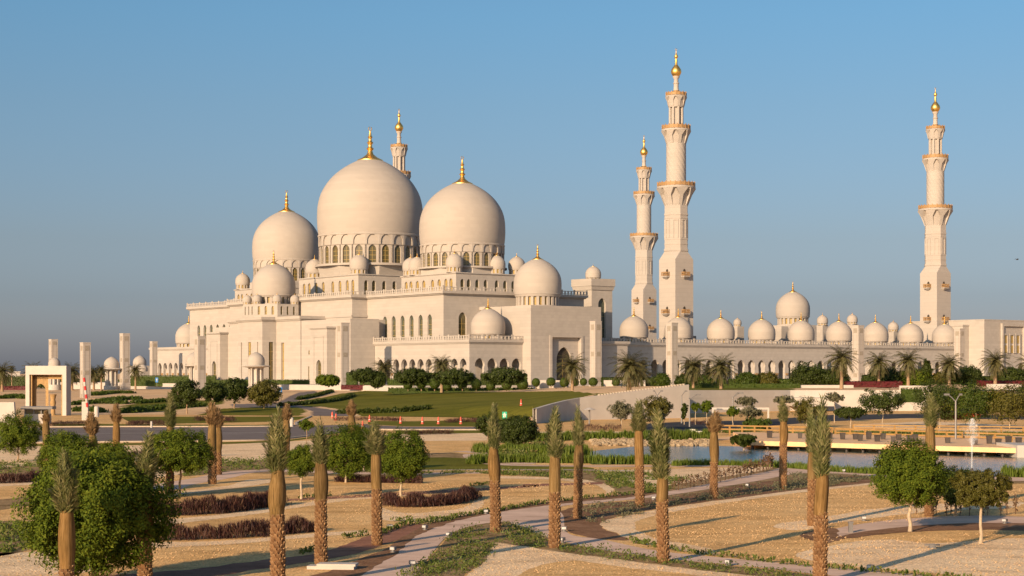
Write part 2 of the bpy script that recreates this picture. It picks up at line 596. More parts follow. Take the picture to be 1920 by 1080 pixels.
DPROF = [(.965, 0), (.985, .10), (.998, .25), (1.0, .42), (.985, .62), (.93, .82), (.83, 1.0), (.71, 1.145), (.575, 1.262), (.42, 1.365), (.25, 1.452), (.10, 1.51), (.0, 1.53)]
def prof_smooth(pr, n=3):
    return [(max(0.0, x), y) for x, y in spline(pr, False, n)]
DPS = prof_smooth(DPROF, 4)[:-1]
FPROF = [(.25, 1.425), (.245, 1.47), (.14, 1.52), (.065, 1.58), (.042, 1.65), (.072, 1.685), (.038, 1.72), (.038, 1.77), (.062, 1.80), (.034, 1.83), (.028, 1.88), (.048, 1.905), (.03, 1.93), (.02, 1.99), (.008, 2.04)]
_dm = {}
def dome(parent, x, y, z0, z1, Rr, ncol=16, finial=True, arch=0, fs=1.0, name='dome', rz=0.0):
    """bulb on a drum reaching from z0 to z1; arch > 0 gives a tall drum with that many arched windows"""
    key = (round(z1 - z0, 3), Rr, ncol, finial, arch, fs)
    dh = z1 - z0
    if key not in _dm:
        d = {}
        seg = 72 if Rr > 10 else (48 if Rr > 4 else 28)
        mb = MB()
        mb.lathe([(r * Rr, dh + h * Rr) for r, h in DPS], seg)
        mb.lathe([(Rr * .965, dh - .012 * Rr), (Rr * .99, dh), (Rr * .99, dh + .03 * Rr), (Rr * .965, dh + .045 * Rr)], seg, capb=False, capt=False)
        d['bulb'] = mb.mesh(name, M['domestone'], 40)
        if finial:
            mb = MB()
            mb.lathe([(r * Rr * (fs if h > 1.5 else 1), dh + (1.5 + (h - 1.5) * fs if h > 1.5 else h) * Rr) for r, h in FPROF], 16)
            rr = .035 * Rr * fs
            cz = dh + (1.5 + .565 * fs) * Rr
            mb.tube([(rr * cos(a), 0, cz + rr * sin(a)) for a in [R(-250 + 320 * i / 12) for i in range(13)]], rr * .22, 5)
            d['finial'] = mb.mesh('finial', M['gold'], 50)
        mb = MB()
        if arch:
            ro, seg2 = Rr * .955, arch
            zb, zt = .04 * dh, .60 * dh
            ri = ro / cos(pi / seg2)
            for i in range(seg2):
                a0, a1 = 2 * pi * (i - .5) / seg2, 2 * pi * (i + .5) / seg2
                A, B = (ri * cos(a0), ri * sin(a0)), (ri * cos(a1), ri * sin(a1))
                L = 2 * ri * sin(pi / seg2)
                w = L * .56
                mb.wall(A, B, 0, dh * .68, [arch_poly(L / 2, w, zb + .1, zt - w * .45)], Rr * .03)
                # band of blind arches leaning out under the bulb
                rj = Rr * .975 / cos(pi / seg2)
                A2, B2 = (rj * cos(a0), rj * sin(a0)), (rj * cos(a1), rj * sin(a1))
                L2 = 2 * rj * sin(pi / seg2)
                mb.wall(A2, B2, dh * .66, dh, [arch_poly(L2 / 2, L2 * .76, dh * .665, dh * .78)], Rr * .02)
                mid = (a0 + a1) / 2
                for s in (-1, 1):
                    am = mid + s * pi / seg2
                    mb.tube([(ro * 1.006 * cos(am), ro * 1.006 * sin(am), 0), (ro * 1.006 * cos(am), ro * 1.006 * sin(am), dh * .66)], Rr * .016, 6)
            mb.lathe([(Rr * .94, dh * .66), (Rr * .975, dh * .661)], seg2, a0=pi / seg2, capb=False, capt=False)
            mb.lathe([(Rr * .958, dh * .64), (Rr * .958, dh - .005)], seg2, a0=pi / seg2, capb=False, capt=False)
            mb.lathe([(Rr * 1.04, -.02 * Rr), (Rr * 1.04, .02 * Rr), (Rr * .9, .03 * Rr)], seg2 * 2, capb=True, capt=False)
        else:
            mb.lathe([(Rr * .93, 0), (Rr * .93, dh * .14), (Rr * .86, dh * .15)], seg, capb=False, capt=False)
            mb.lathe([(Rr * .85, dh * .80), (Rr * .92, dh * .81), (Rr * .965, dh * .97), (Rr * .965, dh)], seg, capb=False, capt=False)
            for i in range(ncol):
                a = 2 * pi * (i + .5) / ncol
                w = Rr * .78 * pi / ncol * .55
                c, s_ = cos(a), sin(a)
                rin, rout = Rr * .80, Rr * .9
                poly = [(rin * c + w * s_, rin * s_ - w * c), (rout * c + w * s_, rout * s_ - w * c), (rout * c - w * s_, rout * s_ + w * c), (rin * c - w * s_, rin * s_ + w * c)]
                mb.prism(poly, dh * .12, dh * .83)
        d['drum'] = mb.mesh('drum', M['domestone'], 35)
        if arch:
            d['pane'] = True
        else:
            mb = MB()
            mb.lathe([(Rr * .81, dh * .1), (Rr * .81, dh * .86)], seg, capb=False, capt=False)
            d['band'] = mb.mesh('window_band', M['lattice_sunlit'], 60)
        _dm[key] = d
    d = _dm[key]
    o = link(name, d['bulb'], parent, (x, y, z0 - BASE), rz)
    link('drum', d['drum'], o)
    if finial:
        link('finial', d['finial'], o)
    if arch:
        ro = Rr * .955
        L = 2 * ro / cos(pi / arch) * sin(pi / arch)
        w = L * .56
        for i in range(arch):
            a = 2 * pi * i / arch
            r = ro - Rr * .03 + .05
            key2 = ('drumwin', key)
            if key2 not in _panes:
                poly = arch_poly(0, w, .04 * dh + .1, .60 * dh - w * .45)
                mb = MB()
                mb.add([(x_, 0, z_) for x_, z_ in poly], [list(range(len(poly)))])
                for k in (.25, .5, .75):
                    mb.box(-w / 2, w / 2, -.06, .02, dh * .6 * k - .06, dh * .6 * k + .06, 1)
                mb.box(-.07, .07, -.05, .02, .05 * dh, .58 * dh, 1)
                _panes[key2] = mb.mesh('window', [M['glass'], M['lattice_sunlit']])
            link('window', _panes[key2], o, (r * cos(a), r * sin(a), 0), a + pi / 2)
    else:
        link('window_band', d['band'], o)
    return o

def block(parent, p0, p1, q0, q1, z0, z1, wp=(), wq=(), name='wall', depth=.55, mat='marble', windows=True, top=True):
    """masonry block; wp / wq = windows (coord, width, sill, spring, material) on its -p / -q faces"""
    mb = MB()
    A, B, C, D = (p0, q1), (p0, q0), (p1, q0), (p1, q1)
    mb.wall(A, B, z0, z1, [arch_poly(q1 - c, w, zb, zs, k[0] if k else 'pointed') for c, w, zb, zs, m, *k in wp], depth)
    mb.wall(B, C, z0, z1, [arch_poly(c - p0, w, zb, zs, k[0] if k else 'pointed') for c, w, zb, zs, m, *k in wq], depth)
    mb.wall(C, D, z0, z1)
    mb.wall(D, A, z0, z1)
    if top:
        mb.add([(p0, q0, z1), (p1, q0, z1), (p1, q1, z1), (p0, q1, z1)], [(0, 1, 2, 3)])
    o = part(mb, name, M[mat], parent)
    if windows:
        for c, w, zb, zs, m, *k in wp:
            if m:
                pane(parent, A, B, q1 - c, w, zb, zs, m, depth, kind=k[0] if k else 'pointed')
        for c, w, zb, zs, m, *k in wq:
            if m:
                pane(parent, B, C, c - p0, w, zb, zs, m, depth, kind=k[0] if k else 'pointed')
    return o

def slab(parent, p0, p1, q0, q1, z0, z1, o=1.0, name='cornice'):
    mb = MB()
    h = (z1 - z0)
    f = lambda k: [(p0 - k, q0 - k), (p1 + k, q0 - k), (p1 + k, q1 + k), (p0 - k, q1 + k)]
    mb.prism(f(o * .35), z0, z0 + h * .35, 0, f(o * .75))
    mb.prism(f(o), z0 + h * .35 + .02, z1)
    return part(mb, name, M['marble'], parent)

def balustrade(parent, segs, z, h=1.15, step=1.25):
    mb = MB()
    for (x0, y0), (x1, y1) in segs:
        a, b = Vector((x0, y0)), Vector((x1, y1))
        L = (b - a).length
        d = (b - a) / L
        n = Vector((-d.y, d.x)) * .13
        k = max(2, int(L / step))
        for i in range(k + 1):
            c = a + d * (L * i / k)
            e = d * (.22 if i % 4 else .32)
            hh = h if i % 4 else h + .35
            mb.prism([tuple(c - e - n), tuple(c + e - n), tuple(c + e + n), tuple(c - e + n)], z, z + hh)
        n2 = n * .8
        for za, zb_ in ((z + h - .22, z + h - .03), (z + .12, z + .3)):
            mb.prism([tuple(a - n2), tuple(b - n2), tuple(b + n2), tuple(a + n2)], za, zb_)
    return part(mb, 'balustrade', M['marble'], parent)

# ---- prayer hall
H = building('prayer_hall', 'huge cream marble prayer hall crowned by three great white domes', 'mosque hall')
GLs = 'glassg'
six = [(-76.0 + 4.98 * i, 2.3, 17.2, 23.4, GLs) for i in range(6)]
six = [(c, w, zb, zs, m) for c, w, zb, zs, m in six]
sixm = [(-c, w, zb, zs, m) for c, w, zb, zs, m in six]
block(H, -27, 27.4, -83.3, 83.3, BASE, 30.6, wp=six + sixm, wq=[(-20.0, 2.9, 17.2, 23.6, 'glass')])
slab(H, -27, 27.4, -83.3, 83.3, 30.6, 31.8)
block(H, -32.7, -26, -40.8, 40.8, BASE, 30.63)
slab(H, -32.7, -26, -40.8, 40.8, 30.63, 31.86)
balustrade(H, [((-27.6, 84), (-27.6, 41.5)), ((-33.3, 41.5), (-33.3, -41.5)), ((-33.3, -41.5), (-27.6, -41.5)), ((-27.6, -41.5), (-27.6, -84)), ((-27.6, -84), (28, -84))], 31.87)
mb = MB()
mb.box(-33.0, -32.75, -41.1, 41.1, 24.9, 25.5)
mb.box(-33.0, -27.1, -41.1, -40.85, 24.9, 25.5)
part(mb, 'string_course', M['marble'], H)
# mihrab block, mihrab bay and portal blocks
tall = 'lattice_sunlit'  # sunlit look of the tall panes is put into their colour
block(H, -41.7, -31, -24, 24, BASE, 24.0, wp=[(-12.4, 1.9, 5.0, 17.0, tall, 'flat'), (12.4, 1.9, 5.0, 17.0, tall, 'flat')], depth=.7)
slab(H, -41.7, -31, -24, 24, 24.0, 25.5, .8)
block(H, -46.9, -41, -8.3, 8.3, BASE, 24.03, wp=[(0.4, 2.0, 5.0, 17.3, tall, 'flat'), (-5.1, .7, 5, 17.3, tall, 'flat'), (5.9, .7, 5, 17.3, tall, 'flat')],
      wq=[(-43.6, 1.7, 5, 17.3, 'glass', 'flat')], depth=.4)
slab(H, -46.9, -41, -8.3, 8.3, 24.03, 25.46, .8)
small = lambda q0, ss: [(q0 + d, .75, z, z + hh, 'glass', 'flat') for d, z, hh in ss]
block(H, -41.5, -31, -54, -24.2, BASE, 23.9,
      wp=small(0, [(-29, 13, 1.3), (-31.5, 13, 1.3), (-33.7, 13, 1.3), (-28.8, 5, 4.2), (-31.3, 5, 4.2), (-33.7, 5, 4.2), (-47.5, 13, 1.3), (-47.5, 5, 4.2)]), depth=.25)
block(H, -41.5, -31, 24.2, 35, BASE, 22.9, wp=small(0, [(26, 20.3, 1.0), (32.5, 20.3, 1.0)]))
block(H, -31.2, -26.5, -50.6, -40, BASE, 23.85)
for q0, q1, zt in ((-45.2, -35.2, 20.8), (25.5, 34.5, 20.4)):
    c = (q0 + q1) / 2
    block(H, -44.6, -41.4, q0, q1, BASE, zt, wp=[(c, 3.0, 3.8, 9.3, 'glass')], depth=.8)
    slab(H, -44.6, -41.45, q0, q1, zt, zt + .8, .5)
    mb = MB()
    for a, b_ in ((q0 + 2.0, q0 + 2.3), (q1 - 2.3, q1 - 2.0)):
        mb.box(-44.75, -44.6, a, b_, BASE + .1, zt - 2.2)
    mb.box(-44.75, -44.6, q0 + 2.3, q1 - 2.3, zt - 2.5, zt - 2.2)
    part(mb, 'portal_moulding', M['marble'], H)
# octagonal lantern with the mihrab dome
mb = MB()
ro = 10.2
oc = [(-38 + ro * cos(R(22.5 + 45 * i)), ro * sin(R(22.5 + 45 * i))) for i in range(8)]
for i in range(8):
    a, b_ = oc[i], oc[(i + 1) % 8]
    L = (Vector(b_) - Vector(a)).length
    ops = [(L * k, .8, 26.3, 28.6) for k in (.2, .5, .8)]
    mb.wall(a, b_, 25.5, 29.8, [arch_poly(s, w, zb, zs) for s, w, zb, zs in ops], .4)
    for s, w, zb, zs in ops:
        pane(H, a, b_, s, w, zb, zs, 'glass' if i % 2 else 'lattice_sunlit', .4)
mb.add([(x, y, 29.8) for x, y in oc], [list(range(8))])
part(mb, 'lantern', M['marble'], H)
for i in range(8):
    a = R(22.5 + 45 * i)
    dome(H, -38 + 8.8 * cos(a), 8.8 * sin(a), 29.8, 30.7, 1.55, 8, True, fs=.7)
dome(H, -38, 0, 29.8, 32.8, 7.25, 24)
# three great domes and their attics
def attic(pc, qc, hp, hq, zt, zd, rdrum, wins, corner, rs):
    qs = [qc + hq * k for k in wins]
    ps = [pc + hp * k for k in wins]
    block(H, pc - hp, pc + hp, qc - hq, qc + hq, 31.86, zt,
          wp=[(q, 1.8 if abs(k) < .99 else 2.4, 32.7, zt - 2.5, 'lattice_sunlit') for q, k in zip(qs, wins)],  # sun-facing attic glass painted ochre as if sunlit
          wq=[(p, 1.5, 32.7, zt - 2.5, 'glass') for p in ps])
    slab(H, pc - hp, pc + hp, qc - hq, qc + hq, zt, zt + .5, .35)
    mb = MB()
    mb.lathe([(min(hp, hq) * 1.02, zt + .5), (rdrum * 1.06, zd)], 8, pc, qc, pi / 8)
    part(mb, 'drum_base', M['marble'], H)
    for dp_, dq_ in corner:
        dome(H, pc + dp_, qc + dq_, zt + .5, zt + 2.4, rs, 12, True, fs=.75)
W6 = (-.82, -.64, -.4, -.16, .16, .4, .64, .82)
attic(0, 0, 17, 19.5, 39.6, 43.9, 17.4, W6, [(-13.6, -14.5), (-13.6, 14.5), (14, -14.5), (14, 14.5)], 3.25)
attic(0, -55.5, 13.6, 15.3, 37.9, 40.6, 13, W6, [(-12.0, -12.2), (-12.0, 12.2), (12.4, -12.2), (4.2, -12.6), (-12.2, 8.3)], 2.75)
attic(0, 57.5, 13.6, 15.3, 37.9, 40.6, 13, W6, [(-12.0, -12.2), (-12.0, 12.2), (12.4, -12.2)], 2.75)
dome(H, 0, 0, 43.9, 54.0, 18.3, arch=24)
dome(H, 0, -55.1, 40.5, 47.7, 13.85, arch=24)
dome(H, 0, 57.9, 40.5, 48.6, 12.7, arch=24)
# lower gallery round the hall: open horseshoe arches with a lit back wall
ZG = 15.6
bays = lambda a, b, n: [a + (b - a) * (i + .5) / n for i in range(n)]
qa = bays(-103.6, -55.2, 11)
pa = bays(-31.2, -13.4, 4)[0:]
mb = MB()
mb.wall((-32.7, -54.2), (-32.7, -104.5), BASE, ZG, [arch_poly(-54.2 - q, 2.9, BASE + .15, 8.6, 'shoe') for q in qa], .9)
mb.wall((-32.7, -104.5), (27.4, -104.5), BASE, ZG, [arch_poly(p + 32.7, 3.0, BASE + .15, 8.6, 'shoe') for p in pa], .9)
mb.wall((27.4, -104.5), (27.4, -83.4), BASE, ZG)
mb.box(-31.8, -27.1, -104.4, -54.3, ZG - .5, ZG - .1)
mb.box(-31.8, -13.5, -104.4, -84, ZG - .52, ZG - .12)
mb.wall((-27.15, -54.3), (-27.15, -98.4), BASE, ZG - .5)
mb.wall((-27.15, -98.4), (27.0, -98.4), BASE, ZG - .5)
part(mb, 'gallery_wall', M['marble'], H)
slab(H, -32.7, -26.4, -104.5, -54.2, ZG, 16.8, .6)
slab(H, -27, 27.4, -104.53, -82.8, ZG + .03, 16.83, .6)
balustrade(H, [((-33.1, -54.2), (-33.1, -104.9)), ((-33.1, -104.9), (-13.5, -104.9))], 16.84)
mb = MB()
qa2 = bays(103.6, 36, 15)
mb.wall((-32.7, 104.5), (-32.7, 35.1), BASE, ZG, [arch_poly(104.5 - q, 2.7, BASE + .15, 8.4, 'shoe') for q in qa2], .9)
mb.wall((-27.15, 104.5), (-27.15, 35.1), BASE, ZG)
mb.wall((-32.7, 104.5), (-20, 104.5), BASE, ZG)
mb.wall((-32.68, 35.1), (-32.68, 35.0), BASE, ZG)
mb.box(-31.8, -27.1, 35.2, 104.4, ZG - .5, ZG - .1)
part(mb, 'gallery_wall', M['marble'], H)
slab(H, -32.7, -10, 35.1, 104.5, ZG, 16.8, .6)
_cap = MB()
_cap.prism([(-.42, -.2), (.42, -.2), (.42, .62), (-.42, .62)], 0, .75, 0, [(-.6, -.3), (.6, -.3), (.6, .7), (-.6, .7)])
capm = _cap.mesh('capital', M['ochre'])
for q in [(x + y) / 2 for x, y in zip(qa[:-1], qa[1:])] + [(x + y) / 2 for x, y in zip(qa2[:-1], qa2[1:])]:
    link('capital', capm, H, (-32.72, q, 6.3 - BASE), -pi / 2)
for p in [(x + y) / 2 for x, y in zip(pa[:-1], pa[1:])]:
    link('capital', capm, H, (p, -104.52, 6.3 - BASE))
dome(H, -20.5, -97, 16.8, 18.6, 5.1, 18)
dome(H, -20.5, 97, 16.8, 18.6, 5.1, 18)
# side porch with its portal, dome
block(H, -13.4, 13.4, -108.5, -80, BASE, 27.0, wq=[(0, 11, BASE + .1, 17.7, None, 'flat')], depth=1.2)
mb = MB()
mb.wall((-5.5, -107.3), (5.5, -107.3), BASE, 17.7, [arch_poly(5.5, 5.6, BASE + .15, 11.2)], .8)
part(mb, 'portal_panel', M['marble'], H)
pane(H, (-5.5, -107.3), (5.5, -107.3), 5.5, 5.6, BASE + .15, 11.2, 'dark', .8, 'door')
mb = MB()
for a, b_, z0, z1 in ((-6.4, -5.5, BASE, 18.3), (5.5, 6.4, BASE, 18.3), (-5.5, 5.5, 17.7, 18.3)):
    mb.box(a, b_, -108.72, -108.5, z0, z1)
part(mb, 'portal_frame', M['marble'], H)
dome(H, 0, -94.5, 27.0, 30.9, 7.3, 24)
mb = MB()
mb.box(-13.2, 27.0, -84.9, -83.35, 17, 26.2)
mb.box(-13.8, 27.0, -86.2, -83.38, 26.2, 27.2)
part(mb, 'side_wall', M['marble'], H)
# square tower with a small dome between hall and courtyard
block(H, 37.5, 46.3, -75, -66, BASE, 34.2, wq=[(41.9, 3.2, 14, 29.5, 'glassg')], depth=.8)
slab(H, 37.5, 46.3, -75, -66, 34.2, 37.9, .7, 'tower_top')
dome(H, 41.9, -70.5, 37.9, 38.4, 2.6, 10, True, fs=.5)
block(H, 27.3, 60, -80, 80, BASE, 18.5)

# ---- minarets
def make_minaret(label):
    t = building('minaret', label, 'minaret', 67.1, -83.2, 'four matching minarets at the courtyard corners')
    s = 4.0
    mb = MB()
    sq = lambda k: [(-k, -k), (k, -k), (k, k), (-k, k)]
    mb.prism(sq(s), BASE, 44.7)
    o8 = lambda r: [(r / cos(pi / 8) * cos(pi / 8 + pi / 4 * i), r / cos(pi / 8) * sin(pi / 8 + pi / 4 * i)) for i in range(8)]
    # square to octagon
    n8 = o8(3.75)
    sq8 = [(s, 1.6), (1.6, s), (-1.6, s), (-s, 1.6), (-s, -1.6), (-1.6, -s), (1.6, -s), (s, -1.6)]
    c8 = [(s, s), (s, s), (-s, s), (-s, s), (-s, -s), (-s, -s), (s, -s), (s, -s)]
    mb.prism([(s, s * .98), (s * .98, s), (-s * .98, s), (-s, s * .98), (-s, -s * .98), (-s * .98, -s), (s * .98, -s), (s, -s * .98)], 44.7, 47.4, 0, n8)
    part(mb, 'base_shaft', M['stone'], t)
    mb = MB()
    mb.prism(n8, 47.4, 66.0)
    for z0, z1, k in ((47.4, 48.2, 3.95), (49.6, 50.0, 3.86), (51.2, 51.7, 3.86), (58.2, 58.6, 3.86), (59.3, 59.9, 3.9)):
        mb.prism(o8(k), z0 + .01, z1)
    for i in range(8):                      # tall blind niches: raised frames on each facet
        a = pi / 4 * i
        for off, w in ((-.75, .14), (.75, .14)):
            c, s_ = cos(a), sin(a)
            q = lambda r, o: (r * c - o * s_, r * s_ + o * c)
            mb.prism([q(3.7, off - w), q(3.92, off - w), q(3.92, off + w), q(3.7, off + w)], 51.8, 57.6)
        c, s_ = cos(a), sin(a)
        q = lambda r, o: (r * c - o * s_, r * s_ + o * c)
        mb.prism([q(3.7, -.89), q(3.92, -.89), q(3.92, .89), q(3.7, .89)], 57.6, 57.95)
    part(mb, 'octagonal_shaft', M['stone'], t)
    def flare(name, z0, z1, r0, r1, n, slab_h):
        mb = MB()
        mb.lathe([(r0 * .98, z0 - .4), (r0 * 1.02, z0), (lerp(r0, r1, .35), lerp(z0, z1, .75)), (r1 * .86, z1)], n * 2, a0=pi / n)
        for i in range(n):                  # ribs that carry arches under the slab
            a = 2 * pi * (i + .5) / n
            c, s_ = cos(a), sin(a)
            q = lambda r, o: (r * c - o * s_, r * s_ + o * c)
            w = r0 * .16
            w2 = r1 * .30
            b0 = [q(r0 * .9, -w), q(r0 * 1.05, -w), q(r0 * 1.05, w), q(r0 * .9, w)]
            b1 = [q(r0 * .9, -w), q(lerp(r0, r1, .6), -w), q(lerp(r0, r1, .6), w), q(r0 * .9, w)]
            b2 = [q(r0 * .9, -w2), q(r1 * .985, -w2), q(r1 * .985, w2), q(r0 * .9, w2)]
            zm = lerp(z0, z1, .62)
            mb.prism(b0, z0, zm, 0, b1)
            mb.prism(b1, zm, z1, 0, b2)
        mb.lathe([(r1 * .98, z1), (r1, z1 + .15), (r1, z1 + slab_h)], n * 4)
        return part(mb, name, M['stone'], t, 30)
    def rail(r, z, h, n):
        mb = MB()
        for i in range(n):
            a = 2 * pi * i / n
            c, s_ = cos(a), sin(a)
            q = lambda rr, o: (rr * c - o * s_, rr * s_ + o * c)
            w = .16
            mb.prism([q(r - .2, -w), q(r, -w), q(r, w), q(r - .2, w)], z, z + h * 1.05)
        mb.lathe([(r - .14, z + .15), (r - .06, z + .15), (r - .06, z + h * .82), (r - .14, z + h * .82)], n, capb=False, capt=False)
        return part(mb, 'balcony_railing', M['ochre'], t)
    flare('balcony', 62.6, 68.2, 3.75, 6.4, 8, .7)
    rail(6.35, 68.9, 1.5, 24)
    mb = MB()                               # round shaft with a spiral relief
    n, k = 96, 84
    prof = []
    vs, fs = [], []
    for j in range(k + 1):
        z = 68.9 + (83.6 - 68.9) * j / k
        for i in range(n):
            a = 2 * pi * i / n
            f = ((a / (2 * pi) * 12 + (z - 68.9) * .42) % 1.0)
            rr = 3.16 + .13 * (1 - abs(2 * f - 1) ** 6) * (1 if 1 < j < k - 1 else 0)
            vs.append((rr * cos(a), rr * sin(a), z))
    for j in range(k):
        for i in range(n):
            i2 = (i + 1) % n
            fs.append((j * n + i, j * n + i2, (j + 1) * n + i2, (j + 1) * n + i))
    mb.add(vs, fs)
    part(mb, 'spiral_shaft', M['stone'], t, 50)
    flare('balcony', 83.2, 87.3, 3.2, 4.85, 8, .6)
    rail(4.8, 87.9, 1.5, 20)
    mb = MB()
    mb.lathe([(1.75, 87.9), (1.75, 96.2)], 24)
    for i in range(8):
        a = 2 * pi * (i + .5) / 8
        mb.lathe([(.52, 87.9), (.42, 88.8), (.42, 95.0), (.6, 96.2)], 10, 2.15 * cos(a), 2.15 * sin(a))
    part(mb, 'column_lantern', M['stone'], t, 40)
    flare('balcony', 95.6, 98.6, 2.6, 3.55, 8, .4)
    rail(3.5, 99.0, 1.3, 16)
    mb = MB()
    mb.lathe([(2.7, 99.05), (2.2, 99.9), (1.1, 100.8)], 20)
    part(mb, 'gold_cap', M['gold'], t, 40)
    mb = MB()
    mb.lathe([(1.05, 100.7), (.85, 101.4), (.8, 103.0), (1.0, 103.1), (1.0, 103.4), (.75, 103.5), (.75, 104.7), (1.15, 105.3), (1.15, 105.6)], 18)
    part(mb, 'upper_shaft', M['stone'], t, 40)
    mb = MB()
    mb.lathe([(.9, 105.6), (1.35, 106.0), (1.68, 106.7), (1.75, 107.2), (1.6, 107.9), (1.1, 108.6), (.75, 109.1), (.42, 109.5), (.42, 111.0), (.3, 111.5), (.62, 111.9), (.66, 112.3), (.3, 112.9), (.14, 113.4), (.06, 114.2)], 20)
    mb.tube([(.34 * cos(a), .34 * sin(a) * 0, 114.5 + .34 * sin(a)) for a in [R(-250 + 320 * i / 12) for i in range(13)]], .08, 5)
    part(mb, 'finial', M['gold'], t, 40)
    # projecting window balconies on the square shaft
    mbs = MB()
    mbs.prism([(-.5, -.4), (.5, -.4), (.5, 0.1), (-.5, 0.1)], -1.4, -.75, 0, [(-1.2, -1.3), (1.2, -1.3), (1.2, 0.1), (-1.2, 0.1)])
    mbs.prism([(-1.35, -1.45), (1.35, -1.45), (1.35, .1), (-1.35, .1)], -.75, -.45)
    m1 = mbs.mesh('window_balcony', M['stone'])
    mr = MB()
    for x in (-1.25, -.63, 0, .63, 1.25):
        mr.box(x - .1, x + .1, -1.42, -1.25, -.45, .95)
    for y in (-.8, -.2):
        for x in (-1.25, 1.25):
            mr.box(x - .08, x + .08, y - .08, y + .08, -.45, .95)
    for z0, z1 in ((-.2, .0), (.6, .85)):
        mr.box(-1.3, 1.3, -1.40, -1.28, z0, z1)
        mr.box(-1.3, -1.2, -1.27, -.1, z0, z1)
        mr.box(1.2, 1.3, -1.27, -.1, z0, z1)
    m2 = mr.mesh('railing', M['ochre'])
    md = MB()
    poly = arch_poly(0, 1.1, -.44, 1.2)
    md.add([(x, -.03, z) for x, z in poly], [list(range(len(poly)))])
    m3 = md.mesh('door', M['dark'])
    for z in (39.6, 27.2):
        for i in range(4):
            a = pi / 2 * i
            o = link('window_balcony', m1, t, (s * sin(a), -s * cos(a), z - BASE), a)
            link('railing', m2, o)
            link('door', m3, o)
    return t
mn = make_minaret('tallest looking white minaret, right of centre, its shaft clear against the sky')
for (p, q), lab in (((199.0, -83.2), 'white minaret far right, behind the row of small domes beside the long white building'),
                    ((67.1, 83.6), 'white minaret whose top alone shows behind the biggest dome'),
                    ((199.3, 83.0), 'smaller looking far minaret just left of the tallest, rising behind a half shaded small dome')):
    x, y = mw(p, q)
    dup(mn, (x, y, BASE), TH, lab)

# ---- courtyard arcade with nine domes
A = building('courtyard_arcade', 'long low white arcade with a row of small gold tipped domes along its roof', 'arcade')
pw = [18.5 + 4.7875 * i for i in range(38)]
mb = MB()
mb.wall((13.5, -95), (199.9, -95), BASE, ZG, [arch_poly(p - 13.5, 2.9, BASE + .15, 8.7, 'shoe') for p in pw], .9)
part(mb, 'front_wall', M['marble'], A)
mb = MB()
mb.wall((13.5, -86.6), (199.9, -86.6), BASE, ZG - .5, [arch_poly(p - 13.5, 2.9, BASE + .15, 8.7, 'shoe') for i, p in enumerate(pw) if i % 4 and i > 6], .8)
part(mb, 'rear_wall', M['marble'], A)
mb = MB()
mb.box(13.5, 199.9, -94.05, -86.7, ZG - .45, ZG - .02)
part(mb, 'ceiling', M['marble'], A)
slab(A, 13.5, 199.9, -95, -86.2, ZG, 16.8, .6)
balustrade(A, [((13.6, -95.4), (199.8, -95.4))], 16.82)
for p in [(x + y) / 2 for x, y in zip(pw[:-1], pw[1:])]:
    link('capital', capm, A, (p, -95.02, 6.3 - BASE))
for k in range(9):
    dome(A, 42.4 + 19.15 * k, -90.3, 16.8, 18.5, 4.65, 18)
for p, q, zt, r, w in ((98.5, -80, 23.1, 1.4, 1.6), (119.9, -80, 23.5, 0, 1.75), (140.8, -80, 24.2, 2.0, 1.45), (156.5, -80, 24.9, 1.95, 1.5), (178.9, -80, 22.5, 2.0, 1.5), (75.5, -80, 19.6, 1.7, 1.9)):
    block(A, p - w, p + w, q - w, q + w, 14, zt, name='turret')
    if r:
        dome(A, p, q, zt, zt + .7, r, 10, True, fs=.7)
block(A, 199, 206, -80, 83, BASE, 16.5, name='far_wing')
block(A, 60, 199, 84, 92, BASE, 16.5, name='far_wing')
block(A, 202, 216, -10, 10, BASE, 27, name='gatehouse')
dome(A, 209, 0, 27, 30.6, 7.1, 20)
mb = MB()
mb.box(60.1, 198.9, -86, 83.9, BASE - .5, BASE + .04)
part(mb, 'courtyard_floor', M['marble'], A)

# ---- long white building at the far right
E = building('entrance_building', 'blank white flat roofed building at the right end of the arcade', 'building')
block(E, 200, 262, -105, -70, BASE, 26.4)
slab(E, 200, 262, -105, -70, 26.4, 26.9, .1, 'roof_edge')
mb = MB()
for a, b_, z0, z1 in ((209.6, 210.6, BASE, 25.6), (222.6, 223.6, BASE, 25.6), (210.6, 222.6, 24.5, 25.6)):
    mb.box(a, b_, -105.8, -105, z0, z1)
mb.box(224.5, 262, -106.6, -105, BASE, 26.2)
part(mb, 'facade_frame', M['marble'], E)
for p in (212.2, 215.8, 219.4):
    mb = MB()
    for dx in (-1.25, 1.25):
        mb.box(p + dx - .3, p + dx + .3, -105.45, -105, 14.5, 21.2)
    mb.box(p - 1.55, p + 1.55, -105.45, -105, 21.2, 21.8)
    f = part(mb, 'window_frame', M['marble'], E)
    mb = MB()
    mb.box(p - .95, p + .95, -105.12, -105, 14.6, 17.4)
    mb.box(p - .95, p + .95, -105.12, -105, 18.2, 21.1)
    part(mb, 'lattice_panel', M['lattice_sunlit'], f)
pane(E, (200, -105), (262, -105), 21.5, 3.6, BASE + .1, 8.5, 'glass', 0.0, 'door')
E2 = building('link_building', 'low white block joining the arcade to the blank building at right', 'building')
block(E2, 196.5, 199.9, -98, -88, BASE, 24.3)
slab(E2, 196.5, 199.9, -98, -88, 24.3, 25.0, .2)

# ---- platform under the mosque
mb = MB()
cor = [(-62, -119), (262, -119), (262, 130), (-62, 130)]
mb.prism([mw(*c) for c in cor], -1, BASE)
struct(mb.build('platform', M['render']))

